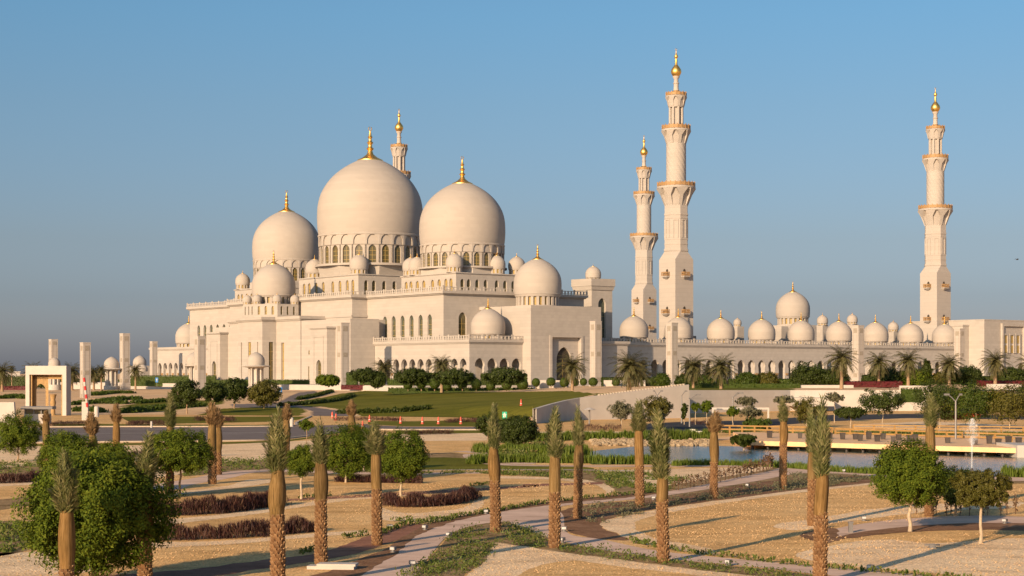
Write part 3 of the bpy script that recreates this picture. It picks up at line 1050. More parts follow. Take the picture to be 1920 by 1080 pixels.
# ---- slender square light towers
def pylon(u, ytop, ybase, w, d, label):
    X, Y = dp(u, d)
    zt, zb = hy(ytop, d), hy(ybase, d)
    side = w * d / FPX / 1.4 / 2
    t = thing('light_tower', label, 'light tower', (X, Y, zb), TH, 'slender square light towers around the mosque')
    hgt = zt - zb
    mb = MB()
    sq = lambda k: [(-k, -k), (k, -k), (k, k), (-k, k)]
    mb.prism(sq(side * 1.12), -1.5, hgt * .03)
    mb.prism(sq(side), hgt * .03, hgt * .985)
    mb.prism(sq(side * 1.05), hgt * .985, hgt)
    mb.build('shaft', M['stone'], t)
    for i in range(4):
        a = pi / 2 * i
        mb = MB()
        w_ = side * .55
        y = -side - .02
        for z0, z1 in ((.86, .945), (.45, .52), (.05, .12)):
            mb.box(-w_, w_, y - .03, y + .1, hgt * z0, hgt * z1)
        for x0, x1 in ((-w_ - .06, -w_), (w_, w_ + .06)):
            mb.box(x0, x1, y - .02, y + .1, hgt * .05, hgt * .945)
        mb.build('carved_panel', M['relief'], t, rz=a)
    return t
for a in ((100, 636, 712, 18, 560, 'light tower rising behind the white gate at far left'),
          (160, 642, 752, 21, 420, 'light tower just right of the white gate, standing nearest, with a red barrier before it'),
          (234, 625, 722, 20, 540, 'light tower beside the round kiosk at left, cut off by the low white wall'),
          (288, 640, 712, 15, 640, 'light tower at the left end of the prayer hall gallery'),
          (375, 630, 745, 23, 460, 'light tower in front of the left gallery, rising behind dark trees'),
          (643, 605, 722, 25, 520, 'light tower before the prayer hall, beside the two clipped box trees'),
          (1117, 602, 722, 22, 500, 'light tower at the right corner of the side porch'),
          (1260, 605, 716, 22, 500, 'light tower in front of the tallest minaret'),
          (1609, 610, 712, 22, 520, 'light tower between date palms along the right half of the arcade'),
          (1799, 616, 712, 19, 560, 'light tower in front of the last small dome at the right end of the arcade')):
    pylon(*a)

# ------------------------------------------------------------------ terrain
mb = MB()
mb.lathe([(25000, -.6), (3000, -.3), (900, -.12), (1, -.1)], 64, capb=False, capt=False)
struct(mb.build('desert', M['sand']))
mb = MB()
mb.box(-420, 420, 5, 560, -.5, 0)
struct(mb.build('ground', M['tan']))

FZ = [(-400, 300), (-60, 296), (-30, 288), (-9, 279), (-3, 266), (3.1, 244.5), (8, 262.4), (27.7, 277.3), (27.9, 310.3), (51.8, 328.2), (86, 328.2), (120, 330), (400, 330)]
FP = [(-400, .03), (-30, .03), (3.05, 1.9), (8, 2.7), (27.7, 4.95), (27.9, 4.0), (51.8, 3.8), (86, 3.8), (110, 1.8), (140, 1.2), (400, 1.2)]
FE = [(-400, .03), (3.05, .03), (3.1, 1.9), (8, 2.7), (27.7, 4.95), (27.9, 4.0), (51.8, 3.8), (86, 3.8), (110, 1.8), (140, 1.2), (400, 1.2)]
BE = [(-400, 2.0), (-60, 2.0), (-20, 2.5), (0, 2.7), (12, 3.2), (40, 3.4), (400, 3.4)]
ZB = 565.0
def eloft(X, Z, zf):
    t = min(1, (Z - zf) / (ZB - zf) * 1.25)
    k = min(1, (Z - zf) / 25)
    k = k * k * (3 - 2 * k)
    return lerp(lerp(interp(X, FE), interp(X, FP), k), interp(X, BE), t)
def eh(X, Z):
    zf = interp(X, FZ)
    if Z <= zf:
        return 0.0
    return eloft(X, Z, zf)
def hp(u, y):
    """point of the terrain seen at photo pixel (u, y)"""
    d = 60.0
    while d < 700:
        X = (u - 960) / FPX * d
        if eh(X, d) >= hy(y, d):
            break
        d += .5
    return (X, d, eh(X, d))

lawn_px = [
    [(545, 766), (560, 752), (600, 746), (640, 738), (690, 732), (760, 733), (850, 735), (960, 735), (1065, 733), (1120, 738), (1045, 756), (1010, 764), (1000, 776), (985, 790), (870, 784), (760, 790), (680, 782), (655, 770), (600, 762)],
    [(300, 800), (325, 788), (420, 766), (500, 762), (568, 764), (575, 772), (545, 786), (470, 793), (400, 795)],
    [(1120, 738), (1300, 725), (1320, 731), (1285, 732), (1100, 748)],
    [(1300, 722), (1490, 722), (1490, 732), (1300, 732)],
    [(225, 760), (300, 752), (420, 750), (420, 757), (300, 772), (230, 775)],
]
road_px = [
    [(545, 742), (560, 736), (590, 733), (600, 738), (570, 748), (545, 758), (600, 765), (650, 772), (668, 782), (690, 792), (690, 800), (560, 800), (555, 792), (585, 780), (585, 771), (560, 764), (520, 764), (440, 764), (430, 758), (520, 756)],
]
def cls(u, y):
    for p in road_px:
        if inside((u, y), p):
            return 2
    for p in lawn_px:
        if inside((u, y), p):
            return 1
    return 0
xs = []
x = -330.0
while x < 330:
    xs.append(x)
    x += (.8 if -75 < x < 60 else 3.0)
xs += [3.05, 3.1, 8.0, 27.69, 27.71, 27.89, 27.91]
xs = sorted(set(xs))
NJ = 130
grid = []
for X in xs:
    zf = interp(X, FZ)
    row = []
    for j in range(NJ + 1):
        Z = lerp(zf, ZB, (j / NJ) ** 1.15)
        row.append((X, Z, eloft(X, Z, zf)))
    grid.append(row)
mbs = [MB(), MB(), MB()]
for i in range(len(xs) - 1):
    for j in range(NJ):
        q = [grid[i][j], grid[i + 1][j], grid[i + 1][j + 1], grid[i][j + 1]]
        cx, cy, cz = [sum(p[k] for p in q) / 4 for k in range(3)]
        u, y = 960 + cx / cy * FPX, Y0 + (CAMH - cz) / cy * FPX
        mbs[cls(u, y)].add(q, [(0, 1, 2, 3)])
for i in range(len(xs) - 1):              # earth face along the front edge
    q, p = grid[i][0], grid[i + 1][0]
    if max(q[2], p[2]) > .1:
        mbs[1].add([(q[0], q[1], -.2), (p[0], p[1], -.2), p, q], [(0, 1, 2, 3)])
struct(mbs[0].build('sand_slope', M['sand']))
struct(mbs[1].build('lawn', M['lawn']))
struct(mbs[2].build('drive', M['asphalt']))

def patch(name, px, mat, lay, closed_spline=True, kind='structure', h=0.0):
    pts = [gp(u, y) for u, y in px]
    if closed_spline:
        pts = spline(pts, True, 10)
        if mat in ('white', 'tan', 'soil', 'mulch', 'cover', 'lawn'):   # ragged edges
            pts = [(x + .16 * mnoise(Vector((x * 1.1, y * 1.1, lay))), y + .35 * mnoise(Vector((x * 1.1, y * 1.1, lay + 9)))) for x, y in pts]
    z = h + .006 * lay
    mb = MB()
    tr = tessellate_polygon([[Vector((x, y, 0)) for x, y in pts]])
    fs = []
    for t in tr:
        a, b, c = [pts[i] for i in t]
        ar = (b[0] - a[0]) * (c[1] - a[1]) - (c[0] - a[0]) * (b[1] - a[1])
        fs.append(tuple(t) if ar > 0 else tuple(t)[::-1])
    mb.add([(x, y, z) for x, y in pts], fs)
    o = mb.build(name, M[mat])
    o['kind'] = kind
    return o, pts

def strip(name, px, wid, mat, lay, hgt=None, world_pts=None, kind='structure', hf=None):
    pts = world_pts or [gp(u, y) for u, y in px]
    pts = spline(pts, False, 6)
    L, Rr = [], []
    for i, p in enumerate(pts):
        a, b = Vector(pts[max(i - 1, 0)]), Vector(pts[min(i + 1, len(pts) - 1)])
        d = (b - a).normalized()
        n = Vector((-d.y, d.x)) * wid / 2
        L.append((p[0] + n.x, p[1] + n.y))
        Rr.append((p[0] - n.x, p[1] - n.y))
    mb = MB()
    z = .006 * lay
    N = len(pts)
    zf = (lambda p: z + (hf(*p) if hf else 0))
    if hgt:
        mb.add([(*p, zf(p) - .05) for p in L] + [(*p, zf(p) - .05) for p in Rr] + [(*p, zf(p) + hgt) for p in L] + [(*p, zf(p) + hgt) for p in Rr],
               [f for i in range(N - 1) for f in ((2 * N + i, 3 * N + i, 3 * N + i + 1, 2 * N + i + 1), (N + i, N + i + 1, 3 * N + i + 1, 3 * N + i), (i + 1, i, 2 * N + i, 2 * N + i + 1))]
               + [(0, N, 3 * N, 2 * N), (N - 1, 3 * N - 1, 4 * N - 1, 2 * N - 1)])
    else:
        mb.add([(*p, zf(p)) for p in L] + [(*p, zf(p)) for p in Rr], [(i, N + i, N + i + 1, i + 1) for i in range(N - 1)])
    o = mb.build(name, M[mat])
    if kind:
        o['kind'] = kind
    return o

# ---- roads
patch('road', [(-80, 803), (200, 801), (420, 801), (560, 799), (690, 795), (690, 806), (600, 815), (520, 824), (420, 827), (200, 829), (-80, 832)], 'asphalt', 1, False)
patch('road', [(690, 797), (760, 800), (1010, 801), (1010, 806), (760, 806), (690, 806)], 'asphalt', 1.5, False)
patch('road', [(1190, 795), (1300, 790), (1420, 788), (1560, 778), (1700, 776), (1960, 780), (1960, 787), (1700, 784), (1560, 790), (1420, 800), (1360, 806), (1330, 812), (1200, 812)], 'asphalt_dark', 1, False)
strip('kerb', [(-80, 832), (200, 829.5), (420, 827.5), (520, 824.5), (600, 815.5), (690, 806.5), (760, 806.5), (1010, 806.5)], .35, 'kerb', 1, .13)
strip('kerb', [(-80, 802.5), (200, 800.5), (420, 800.5), (545, 799), (556, 793), (583, 781)], .35, 'kerb', 1, .13)
for a, b in (((-60, 814), (70, 813.5)), ((110, 813), (330, 812.5)), ((410, 812), (520, 811))):
    strip('road_marking', [a, b], .22, 'paint', 3)
strip('road_marking', [(-60, 807), (200, 805.5), (420, 805)], .15, 'paint', 3)
# verge and grass beside the road
patch('verge_grass', [(-80, 834), (200, 831.5), (420, 829), (530, 826), (600, 817), (600, 820), (530, 829), (420, 832.5), (200, 835), (-80, 838)], 'lawn', 1, False)
patch('verge_grass', [(100, 794), (300, 796), (480, 797), (545, 794), (545, 799.5), (420, 800.2), (100, 800.5)], 'lawn', 1, False)
patch('verge_grass', [(690, 789), (760, 790), (990, 786), (1003, 790), (1003, 800), (760, 799.3), (690, 796)], 'lawn', .7, False)
patch('verge_grass', [(740, 806.6), (905, 806.8), (905, 812), (750, 814)], 'lawn', 1, False)
patch('verge_grass', [(225, 781.5), (330, 781.2), (575, 781), (560, 787), (500, 791), (400, 793), (300, 795), (240, 790)], 'lawn', .9, False)
# ---- pale gravel fields in the middle distance
patch('pale_gravel', [(-80, 838), (200, 836), (420, 833.5), (620, 824), (620, 845), (500, 862), (380, 868), (200, 866), (-80, 880)], 'white', .6, False)
patch('pale_gravel', [(690, 815), (860, 812), (1100, 808), (1310, 812), (1310, 818), (1120, 822), (900, 826), (690, 828)], 'white', .6, False)
patch('pale_gravel', [(1600, 796), (1740, 790), (1960, 800), (1960, 812), (1700, 806), (1600, 808)], 'white', .7, False)
# ---- pond, banks and deck
patch('pond', [(1085, 862), (1110, 846), (1200, 836), (1330, 836), (1420, 838), (1960, 842), (1960, 895), (1700, 890), (1560, 883), (1480, 878), (1380, 870), (1180, 871), (1110, 871)], 'water', 2, False)

# ---- garden: paths, beds and gravel islands
patch('bed', [(330, 862), (560, 862), (700, 880), (900, 884), (1100, 880), (1300, 892), (1460, 872), (1640, 884), (1960, 890), (1960, 906), (1640, 905), (1400, 928), (1250, 946), (1090, 905), (930, 888), (660, 893), (430, 885), (330, 876)], 'cover', .4)
patch('bed', [(-80, 868), (120, 866), (150, 884), (60, 890), (-80, 892)], 'cover', .4, False)
patch('bed', [(300, 846), (420, 838), (620, 838), (720, 850), (860, 850), (930, 868), (700, 876), (480, 880), (330, 890)], 'cover', .5)
patch('lawn_strip', [(690, 868), (800, 858), (880, 860), (960, 870), (1100, 876), (1090, 882), (900, 880), (760, 882), (660, 884)], 'lawn', .8)
patch('pale_gravel', [(870, 852), (920, 852), (1000, 858), (1000, 870), (930, 868), (880, 862)], 'path', 1.2)
strip('path', [(862, 846), (905, 850), (925, 858), (905, 866), (960, 872), (1100, 874), (1250, 874), (1390, 874)], 1.6, 'path', 1.6)
strip('path', [(700, 884), (860, 881), (1080, 881), (1180, 883)], .9, 'kerb', 1.6)
strip('path', [(300, 918), (330, 908), (400, 896), (445, 886), (520, 882), (620, 886), (760, 888), (900, 886)], 2.4, 'path', 1.1)
patch('pale_gravel', [(1120, 884), (1240, 880), (1400, 876), (1450, 874), (1430, 882), (1330, 898), (1240, 912), (1180, 906)], 'white', .9)
patch('gravel_island', [(480, 940), (560, 905), (700, 893), (860, 891), (1000, 893), (1110, 903), (1150, 917), (1130, 930), (1020, 940), (900, 962), (800, 985), (740, 1000), (600, 1010), (480, 1000)], 'tan', .8)
patch('gravel_border', [(940, 893), (1050, 896), (1115, 903), (1150, 916), (1137, 926), (1132, 918), (1110, 908), (1040, 900), (940, 897)], 'white', 1.2)
patch('gravel_border', [(700, 948), (760, 962), (860, 954), (900, 935), (905, 948), (870, 968), (800, 978), (715, 974)], 'white', 1.2)
patch('gravel_border', [(300, 976), (400, 966), (520, 950), (640, 934), (760, 925), (760, 930), (640, 940), (520, 958), (400, 974), (300, 985)], 'white', 1.2)
patch('gravel_border', [(280, 1018), (420, 1014), (600, 1000), (680, 994), (680, 1000), (600, 1006), (420, 1021), (280, 1027)], 'white', 1.2)
patch('gravel_border', [(300, 931), (420, 918), (520, 902), (470, 899), (420, 912), (300, 926)], 'white', 1.2)
# maroon edged strip beds between the islands
patch('mulch_bed', [(180, 1082), (330, 1070), (480, 1052), (600, 1036), (690, 1005), (760, 983), (800, 986), (720, 1022), (640, 1044), (520, 1062), (380, 1082)], 'mulch', 1.3)
patch('mulch_bed', [(540, 936), (640, 930), (770, 922), (900, 915), (1010, 909), (1010, 913), (900, 920), (770, 928), (640, 935), (540, 940)], 'mulch', 1.5, False)
patch('mulch_bed', [(980, 908), (1130, 904), (1130, 908), (980, 913)], 'mulch', 1.5, False)
# main winding path
patch('path', [(655, 1086), (735, 1042), (770, 1012), (810, 990), (870, 972), (960, 955), (1080, 941), (1180, 932), (1290, 915), (1380, 896), (1440, 884), (1470, 877), (1530, 880), (1700, 889), (1960, 897), (1960, 903), (1700, 896), (1560, 888), (1490, 889), (1420, 902), (1330, 917), (1230, 932), (1110, 944), (1045, 952), (1010, 985), (960, 978), (890, 985), (840, 1005), (800, 1050), (760, 1090)], 'path', 2.0)
patch('path', [(955, 975), (1030, 955), (1055, 965), (1065, 1000), (1130, 1012), (1240, 1034), (1400, 1050), (1560, 1065), (1760, 1082), (1960, 1100), (1960, 1112), (1700, 1092), (1540, 1078), (1400, 1062), (1250, 1048), (1100, 1026), (1010, 1002)], 'path', 1.8)
patch('path', [(1540, 1000), (1600, 985), (1700, 973), (1830, 967), (1960, 972), (1960, 981), (1830, 981), (1720, 986), (1620, 997), (1560, 1008)], 'path', 2.2)
patch('bed', [(1560, 1010), (1620, 997), (1720, 986), (1830, 981), (1960, 981), (1960, 996), (1850, 994), (1720, 997), (1620, 1006), (1570, 1014)], 'soil', 2.0)
patch('mulch_bed', [(1500, 1004), (1530, 994), (1562, 990), (1570, 1000), (1560, 1016), (1530, 1016)], 'soil', 2.4)
# brown planting beds along the path
patch('bed', [(1046, 960), (1110, 946), (1240, 934), (1330, 920), (1400, 908), (1460, 900), (1560, 893), (1650, 897), (1640, 906), (1400, 932), (1250, 952), (1160, 968), (1126, 988), (1180, 1012), (1120, 1010), (1066, 998), (1056, 980)], 'soil', 1.4)
patch('bed', [(560, 1090), (640, 1062), (720, 1032), (750, 1010), (800, 984), (870, 966), (960, 949), (1080, 936), (1180, 926), (1240, 920), (1240, 926), (1180, 933), (1080, 942), (960, 957), (870, 974), (810, 992), (770, 1014), (735, 1044), (650, 1090)], 'soil', 2.6)
patch('bed', [(740, 1090), (800, 1050), (845, 1004), (890, 984), (960, 979), (1030, 1004), (1100, 1024), (1250, 1048), (1400, 1064), (1560, 1082), (1660, 1094), (1500, 1094), (1300, 1072), (1130, 1050), (1000, 1032), (930, 1024), (925, 1040), (880, 1072), (850, 1090)], 'cover', 1.6)
patch('gravel_island', [(862, 1090), (900, 1062), (925, 1024), (935, 1018), (1000, 1028), (1130, 1046), (1300, 1068), (1500, 1092), (1500, 1130), (862, 1130)], 'white', 2.3)
patch('gravel_island', [(960, 1090), (1010, 1062), (1080, 1052), (1180, 1066), (1330, 1086), (1330, 1130), (960, 1130)], 'tan', 2.8)
patch('gravel_island', [(1124, 986), (1150, 972), (1220, 956), (1310, 943), (1420, 929), (1560, 911), (1660, 905), (1800, 908), (1960, 912), (1960, 966), (1830, 966), (1720, 970), (1600, 984), (1530, 992), (1500, 1004), (1530, 1018), (1620, 1008), (1720, 1000), (1850, 997), (1960, 999), (1960, 1098), (1760, 1080), (1560, 1064), (1400, 1048), (1250, 1030), (1170, 1008)], 'tan', 1.0)
patch('gravel_border', [(1126, 986), (1152, 972), (1240, 955), (1340, 940), (1340, 946), (1260, 960), (1200, 975), (1190, 990), (1230, 1010), (1330, 1028), (1330, 1038), (1240, 1026), (1170, 1006)], 'white', 1.5)
patch('gravel_border', [(1340, 940), (1480, 921), (1640, 905), (1640, 908), (1480, 926), (1340, 946)], 'white', 1.6, False)
patch('gravel_border', [(1450, 985), (1530, 972), (1680, 950), (1900, 940), (1900, 952), (1760, 958), (1600, 976), (1500, 994)], 'white', 1.5)
patch('gravel_border', [(1490, 1040), (1640, 1012), (1760, 1018), (1960, 1012), (1960, 1096), (1760, 1076), (1600, 1062)], 'white', 1.5)
patch('pale_gravel', [(-80, 900), (80, 893), (200, 890), (330, 880), (330, 890), (200, 905), (80, 908), (-80, 915)], 'white', .9)
patch('bed', [(-80, 950), (60, 930), (90, 938), (40, 950), (-80, 966)], 'cover', .9)
patch('bed', [(-80, 985), (50, 978), (80, 1000), (50, 1032), (-80, 1046)], 'cover', .9)
patch('pale_gravel', [(-80, 1046), (60, 1035), (160, 1040), (200, 1060), (100, 1084), (-80, 1100)], 'white', .9)

# ------------------------------------------------------------------ foliage builders
def rvec(r):
    while True:
        v = Vector((r.uniform(-1, 1), r.uniform(-1, 1), r.uniform(-1, 1)))
        if .05 < v.length < 1:
            return v.normalized()

def leaf(mb, c, d, n, ln, w):
    """one lance shaped leaf: centre c, along d, facing n"""
    s = d.cross(n)
    if s.length < 1e-4:
        s = d.orthogonal()
    s = s.normalized() * w
    a = d * ln
    mb.add([tuple(c - a), tuple(c + s - a * .1), tuple(c + a), tuple(c - s - a * .1)], [(0, 1, 2, 3)])

def crown_mesh(name, mat, rx, ry, rz, nclump, nleaf, ls, seed, box=0.0, clump=.28, hollow=.55, rough=.12):
    """leaf clumps spread through an uneven ellipsoid (box > 0 squares it off)"""
    r = random.Random(seed)
    mb = MB()
    off = Vector((seed * 3.1, seed * 1.7, 0))
    for k in range(int(nclump * 6)):         # sparse large leaves fill the inside
        c = rvec(r) * r.random() ** .5 * .72
        c = Vector((c.x * rx, c.y * ry, c.z * rz))
        dr, nn = rvec(r), rvec(r)
        leaf(mb, c, dr, nn, ls * 1.7, ls * .9)
    for k in range(int(nclump * 1.35)):
        d = rvec(r)
        lump = 1 + rough * 2 * mnoise(d * 1.8 + off) + rough * mnoise(d * 4.5 + off)
        rad = (hollow + (1 - hollow) * r.random() ** .45) * lump
        v = d.copy()
        if box:
            m = max(abs(v.x), abs(v.y), abs(v.z))
            v = v.lerp(v / m * .86, box)
        cc = Vector((v.x * rx, v.y * ry, v.z * rz)) * rad
        cr = clump * min(rx, rz) * r.uniform(.6, 1.15)
        tone = r.random()
        for i in range(nleaf):
            o = rvec(r) * cr * r.random() ** .5
            nrm = (d * .9 + rvec(r) * .8 + Vector((0, 0, .35))).normalized()
            dr = (rvec(r) + Vector((0, 0, -.25))).normalized()
            dr = (dr - nrm * dr.dot(nrm)).normalized()
            l = ls * r.uniform(.6, 1.2)
            leaf(mb, cc + o, dr, nrm, l, l * .5)
    return mb.mesh(name, mat)

def trunk_mesh(h, r0, r1, reach, seed, mat, nl=6):
    r = random.Random(seed)
    mb = MB()
    pts = [(r.uniform(-.03, .03) * h * (i > 0), r.uniform(-.03, .03) * h * (i > 0), h * i / 5 - (.2 if i == 0 else 0)) for i in range(6)]
    mb.tube(pts, [lerp(r0 * (1.35 if i == 0 else 1), r1, i / 5) for i in range(6)], 9)
    top = Vector(pts[-1])
    for i in range(nl):
        a = 2 * pi * i / nl + r.random()
        e = top + Vector((cos(a) * reach * .7, sin(a) * reach * .7, reach * r.uniform(.4, 1.0)))
        m = top.lerp(e, .5) + Vector((0, 0, reach * .12))
        mb.tube([top - Vector((0, 0, h * .06)), m, e], [r1 * .75, r1 * .45, r1 * .15], 5)
    return mb.mesh('trunk', M[mat], 60)

_cm = {}
def tree(u, yc, rx, ry, yb, label, cat='tree', kind='tree', d=None, mat='leaf', n=(90, 60), ls=.07, box=0.0, seed=None, grp=None, clump=.28, bark='bark', hollow=.55, rough=.12, tr=.07):
    """tree from its crown's centre and half sizes and trunk foot as measured on the photo"""
    if d is None:
        X, d = gp(u, yb)
        zb = 0.0
    else:
        X = (u - 960) / FPX * d
        zb = hy(yb, d)
    s = d / FPX
    seed = seed or int(u * 7 + yc)
    zc = hy(yc, d) - zb
    Rx, Rz = rx * s, ry * s
    t = thing(kind, label, cat, (X, d, zb), 0, grp)
    link('crown', crown_mesh('crown', M[mat], Rx, Rx * .95, Rz, n[0], n[1], ls, seed, box, clump, hollow, rough), t, (0, 0, zc))
    th = max(.25, zc - Rz * .55)
    link('trunk', trunk_mesh(th, tr, tr * .7, Rx * .75, seed, bark), t)
    return t

# ---- round clipped trees of the garden
GT = 'round clipped garden trees'
tree(178, 962, 128, 112, 1097, 'biggest round dark green tree, at lower left behind a tied palm', n=(494, 105), ls=0.065, clump=.2, tr=.13, hollow=.35, rough=.16)
tree(125, 852, 52, 45, 930, 'round green tree rising behind the biggest tree at left', n=(195, 84), ls=0.057, clump=.24)
tree(208, 872, 42, 40, 940, 'green tree just above the top of the biggest tree, right of the brown topped palm', n=(172, 84), ls=0.057, clump=.24)
tree(34, 812, 44, 37, 866, 'round green tree on two thin stems at the left edge of the picture', n=(172, 84), ls=0.065, clump=.24, hollow=.4)
tree(338, 845, 62, 41, 931, 'wide flat topped green tree behind the tall palm beside the grey road', n=(229, 84), ls=0.057, box=.5, clump=.22)
tree(565, 863, 31, 29, 936, 'smallest round green tree, on a thin pale stem between two tied palms', n=(126, 77), ls=0.049, clump=.25, bark='barkp')
tree(648, 846, 50, 46, 905, 'round green tree touched with yellow, left of the palm in the middle of the gravel', n=(195, 84), ls=0.061, clump=.24, bark='barkp')
tree(682, 838, 30, 38, 884, 'darker green tree half behind the yellowish round tree', n=(126, 77), ls=0.061, clump=.26, bark='barkp')
tree(752, 853, 53, 44, 931, 'round green tree behind the palm in mid garden, over a maroon hedge', n=(206, 86), ls=0.057, clump=.24, bark='barkp')
tree(1706, 890, 69, 60, 997, 'bright green round tree on a pale stem at right, nearest the pond deck', n=(264, 98), ls=0.057, clump=.22, bark='barkp', tr=.09, hollow=.4)
tree(1838, 915, 54, 34, 1019, 'olive green flat topped tree on a pale stem at the lower right', mat='leafo', n=(195, 84), ls=0.046, box=.55, clump=.2, bark='barkp')
tree(1792, 910, 36, 33, 968, 'dark tree half behind the olive flat topped tree', mat='leafd', n=(114, 77), ls=0.057, box=.4)
tree(968, 806, 40, 27, 846, 'spreading dark green tree behind a tied palm, below the green road sign', mat='leafd', n=(161, 77), ls=0.084, clump=.3)
tree(915, 795, 22, 18, 832, 'small dark tree left of the spreading dark one, half behind a palm', mat='leafd', n=(69, 70), ls=0.084, clump=.35)
# ---- trees on the slope at left
OT = ((350, 736, 28, 22, 778, 300, 'leafd', 'dark leaning tree before the low white wall at left'),
      (402, 734, 24, 18, 776, 310, 'leafd', 'thin crowned dark tree behind two brown palm trunks'),
      (440, 729, 26, 21, 774, 330, 'leafd', 'dark round tree on a straight stem below the prayer hall corner'),
      (495, 737, 31, 24, 772, 330, 'leafo', 'brownish olive round tree beside the blue road sign'))
for u, yc, rx, ry, yb, d, m, lab in OT:
    tree(u, yc, rx, ry, yb, lab, d=d, mat=m, n=(110, 45), ls=.19, clump=.3, tr=.14)
# ---- trees at right, beyond the pond
for u, yc, rx, ry, yb, d, m, lab in (
        (1655, 752, 44, 22, 806, 228, 'leafd', 'dark spreading tree before the white retaining wall at right'),
        (1762, 748, 52, 38, 800, 225, 'leafd', 'wide dark green tree behind the palm at the right of the pond'),
        (1830, 752, 48, 34, 798, 220, 'hedge', 'green leafy tree behind the twin armed street lamp'),
        (1893, 758, 46, 34, 800, 218, 'leafo', 'olive green tree at the right edge beyond the pond'),
        (1935, 745, 40, 34, 800, 224, 'leafd', 'dark tree cut off by the right edge beyond the pond'),
        (1595, 773, 30, 12, 808, 215, 'leafd', 'low flat crowned tree on a thin stem right of the nearest palm at right'),
        (1512, 768, 24, 24, 800, 225, 'leafo', 'dull olive shrub like tree left of the nearest palm at right'),
        (1400, 752, 20, 9, 800, 240, 'leafg', 'grey leaved sapling over the white goal like frame'),
        (1408, 772, 24, 11, 798, 236, 'leafg', 'grey brown bushy tree inside the white goal like frame'),
        (1374, 771, 12, 10, 798, 236, 'leaf', 'small round green tree inside the white goal like frame'),
        (1325, 762, 12, 11, 797, 240, 'leaf', 'small green tree on a stem by the wall, right one of a pair'),
        (1304, 763, 8, 8, 796, 240, 'leaf', 'tiny green tree on a stem by the wall, left one of a pair'),
        (1470, 750, 22, 8, 800, 235, 'leafg', 'grey leaved flat tree behind the palm with a straw coloured top'),
        (1565, 745, 20, 9, 792, 250, 'leafg', 'pale nearly bare tree before the bright white wall'),
        (1165, 769, 26, 17, 806, 218, 'leafg', 'thin grey green tree in front of the curved grey wall'),
        (1232, 762, 30, 17, 806, 216, 'leafo', 'taller thin olive tree in front of the curved grey wall'),
        (1230, 780, 24, 13, 806, 222, 'leafg', 'grey bushy tree under the taller olive one by the curved wall'),
        (1283, 770, 6, 17, 800, 240, 'leafd', 'narrow dark climbing tree at the end of the curved grey wall'),
        (1235, 822, 20, 16, 882, 127, 'leafd', 'sparse dark sapling standing at the near edge of the pond'),
        (1395, 824, 26, 10, 842, 160, 'leafd', 'low dark bush where the pond meets the deck'),
        (1420, 795, 28, 12, 806, 215, 'hedge', 'rounded green mound of shrubs beside the curved footpath'),
        (545, 795, 6, 0.1, 830, 180, 'leaf', '')):
    if not lab:
        continue
    sp = m == 'leafg'
    tree(u, yc, rx, ry, yb, lab, d=d, mat=m, n=(max(26, int(rx * 2.4)), 30 if sp else 45), ls=.12, clump=.34, tr=.06, hollow=.3 if sp else .5, bark='barkp')
tree(575, 797, 16, 11, 832, 'thin young tree with sparse green leaves right of the brown palm by the road', d=174, n=(26, 30), ls=.1, clump=.35, tr=.04, hollow=.2)

# ---- clipped bushes, box hedges and shrub masses in front of the mosque
def topiary_mesh(seed):
    r = random.Random(seed)
    mb = MB()
    mb.lathe([(.55, -.75), (.86, -.4), (.93, 0), (.86, .4), (.55, .75), (.1, .92)], 14)
    for i in range(900):
        d = rvec(r)
        c = d * r.uniform(.92, 1.02)
        n = (d + rvec(r) * .6).normalized()
        t = rvec(r)
        t = (t - n * t.dot(n)).normalized()
        leaf(mb, c, t, n, .1, .06)
    return mb.mesh('crown', M['hedge'])
tm = [topiary_mesh(k) for k in range(3)]
TOPS = [(765, 722, 9), (790, 719, 10), (815, 720, 10), (838, 723, 9), (867, 720, 10), (893, 720, 10), (920, 724, 9), (950, 721, 10), (980, 721, 11),
        (1005, 717, 8), (1033, 716, 9), (1058, 717, 9), (1078, 717, 8), (1094, 716, 7), (1112, 716, 9), (1155, 717, 8)]
names = ['first', 'second', 'third', 'fourth', 'fifth', 'sixth', 'seventh', 'eighth', 'ninth', 'tenth', 'eleventh', 'twelfth', 'thirteenth', 'fourteenth', 'fifteenth', 'sixteenth']
stem = MB()
stem.lathe([(.12, -2.2), (.09, -.7)], 7)
stm = stem.mesh('trunk', M['bark'])
for i, (u, y, r) in enumerate(TOPS):
    d = 462
    X = (u - 960) / FPX * d
    s = r * d / FPX
    t = thing('topiary_bush', names[i] + ' from left of the clipped round bushes lined up before the prayer hall and porch', 'topiary', (X, d, hy(y, d)), i * .7, 'clipped round bushes before the mosque', (s, s, s * (1.05 if i % 2 else .95)))
    link('crown', tm[i % 3], t)
    link('trunk', stm, t)

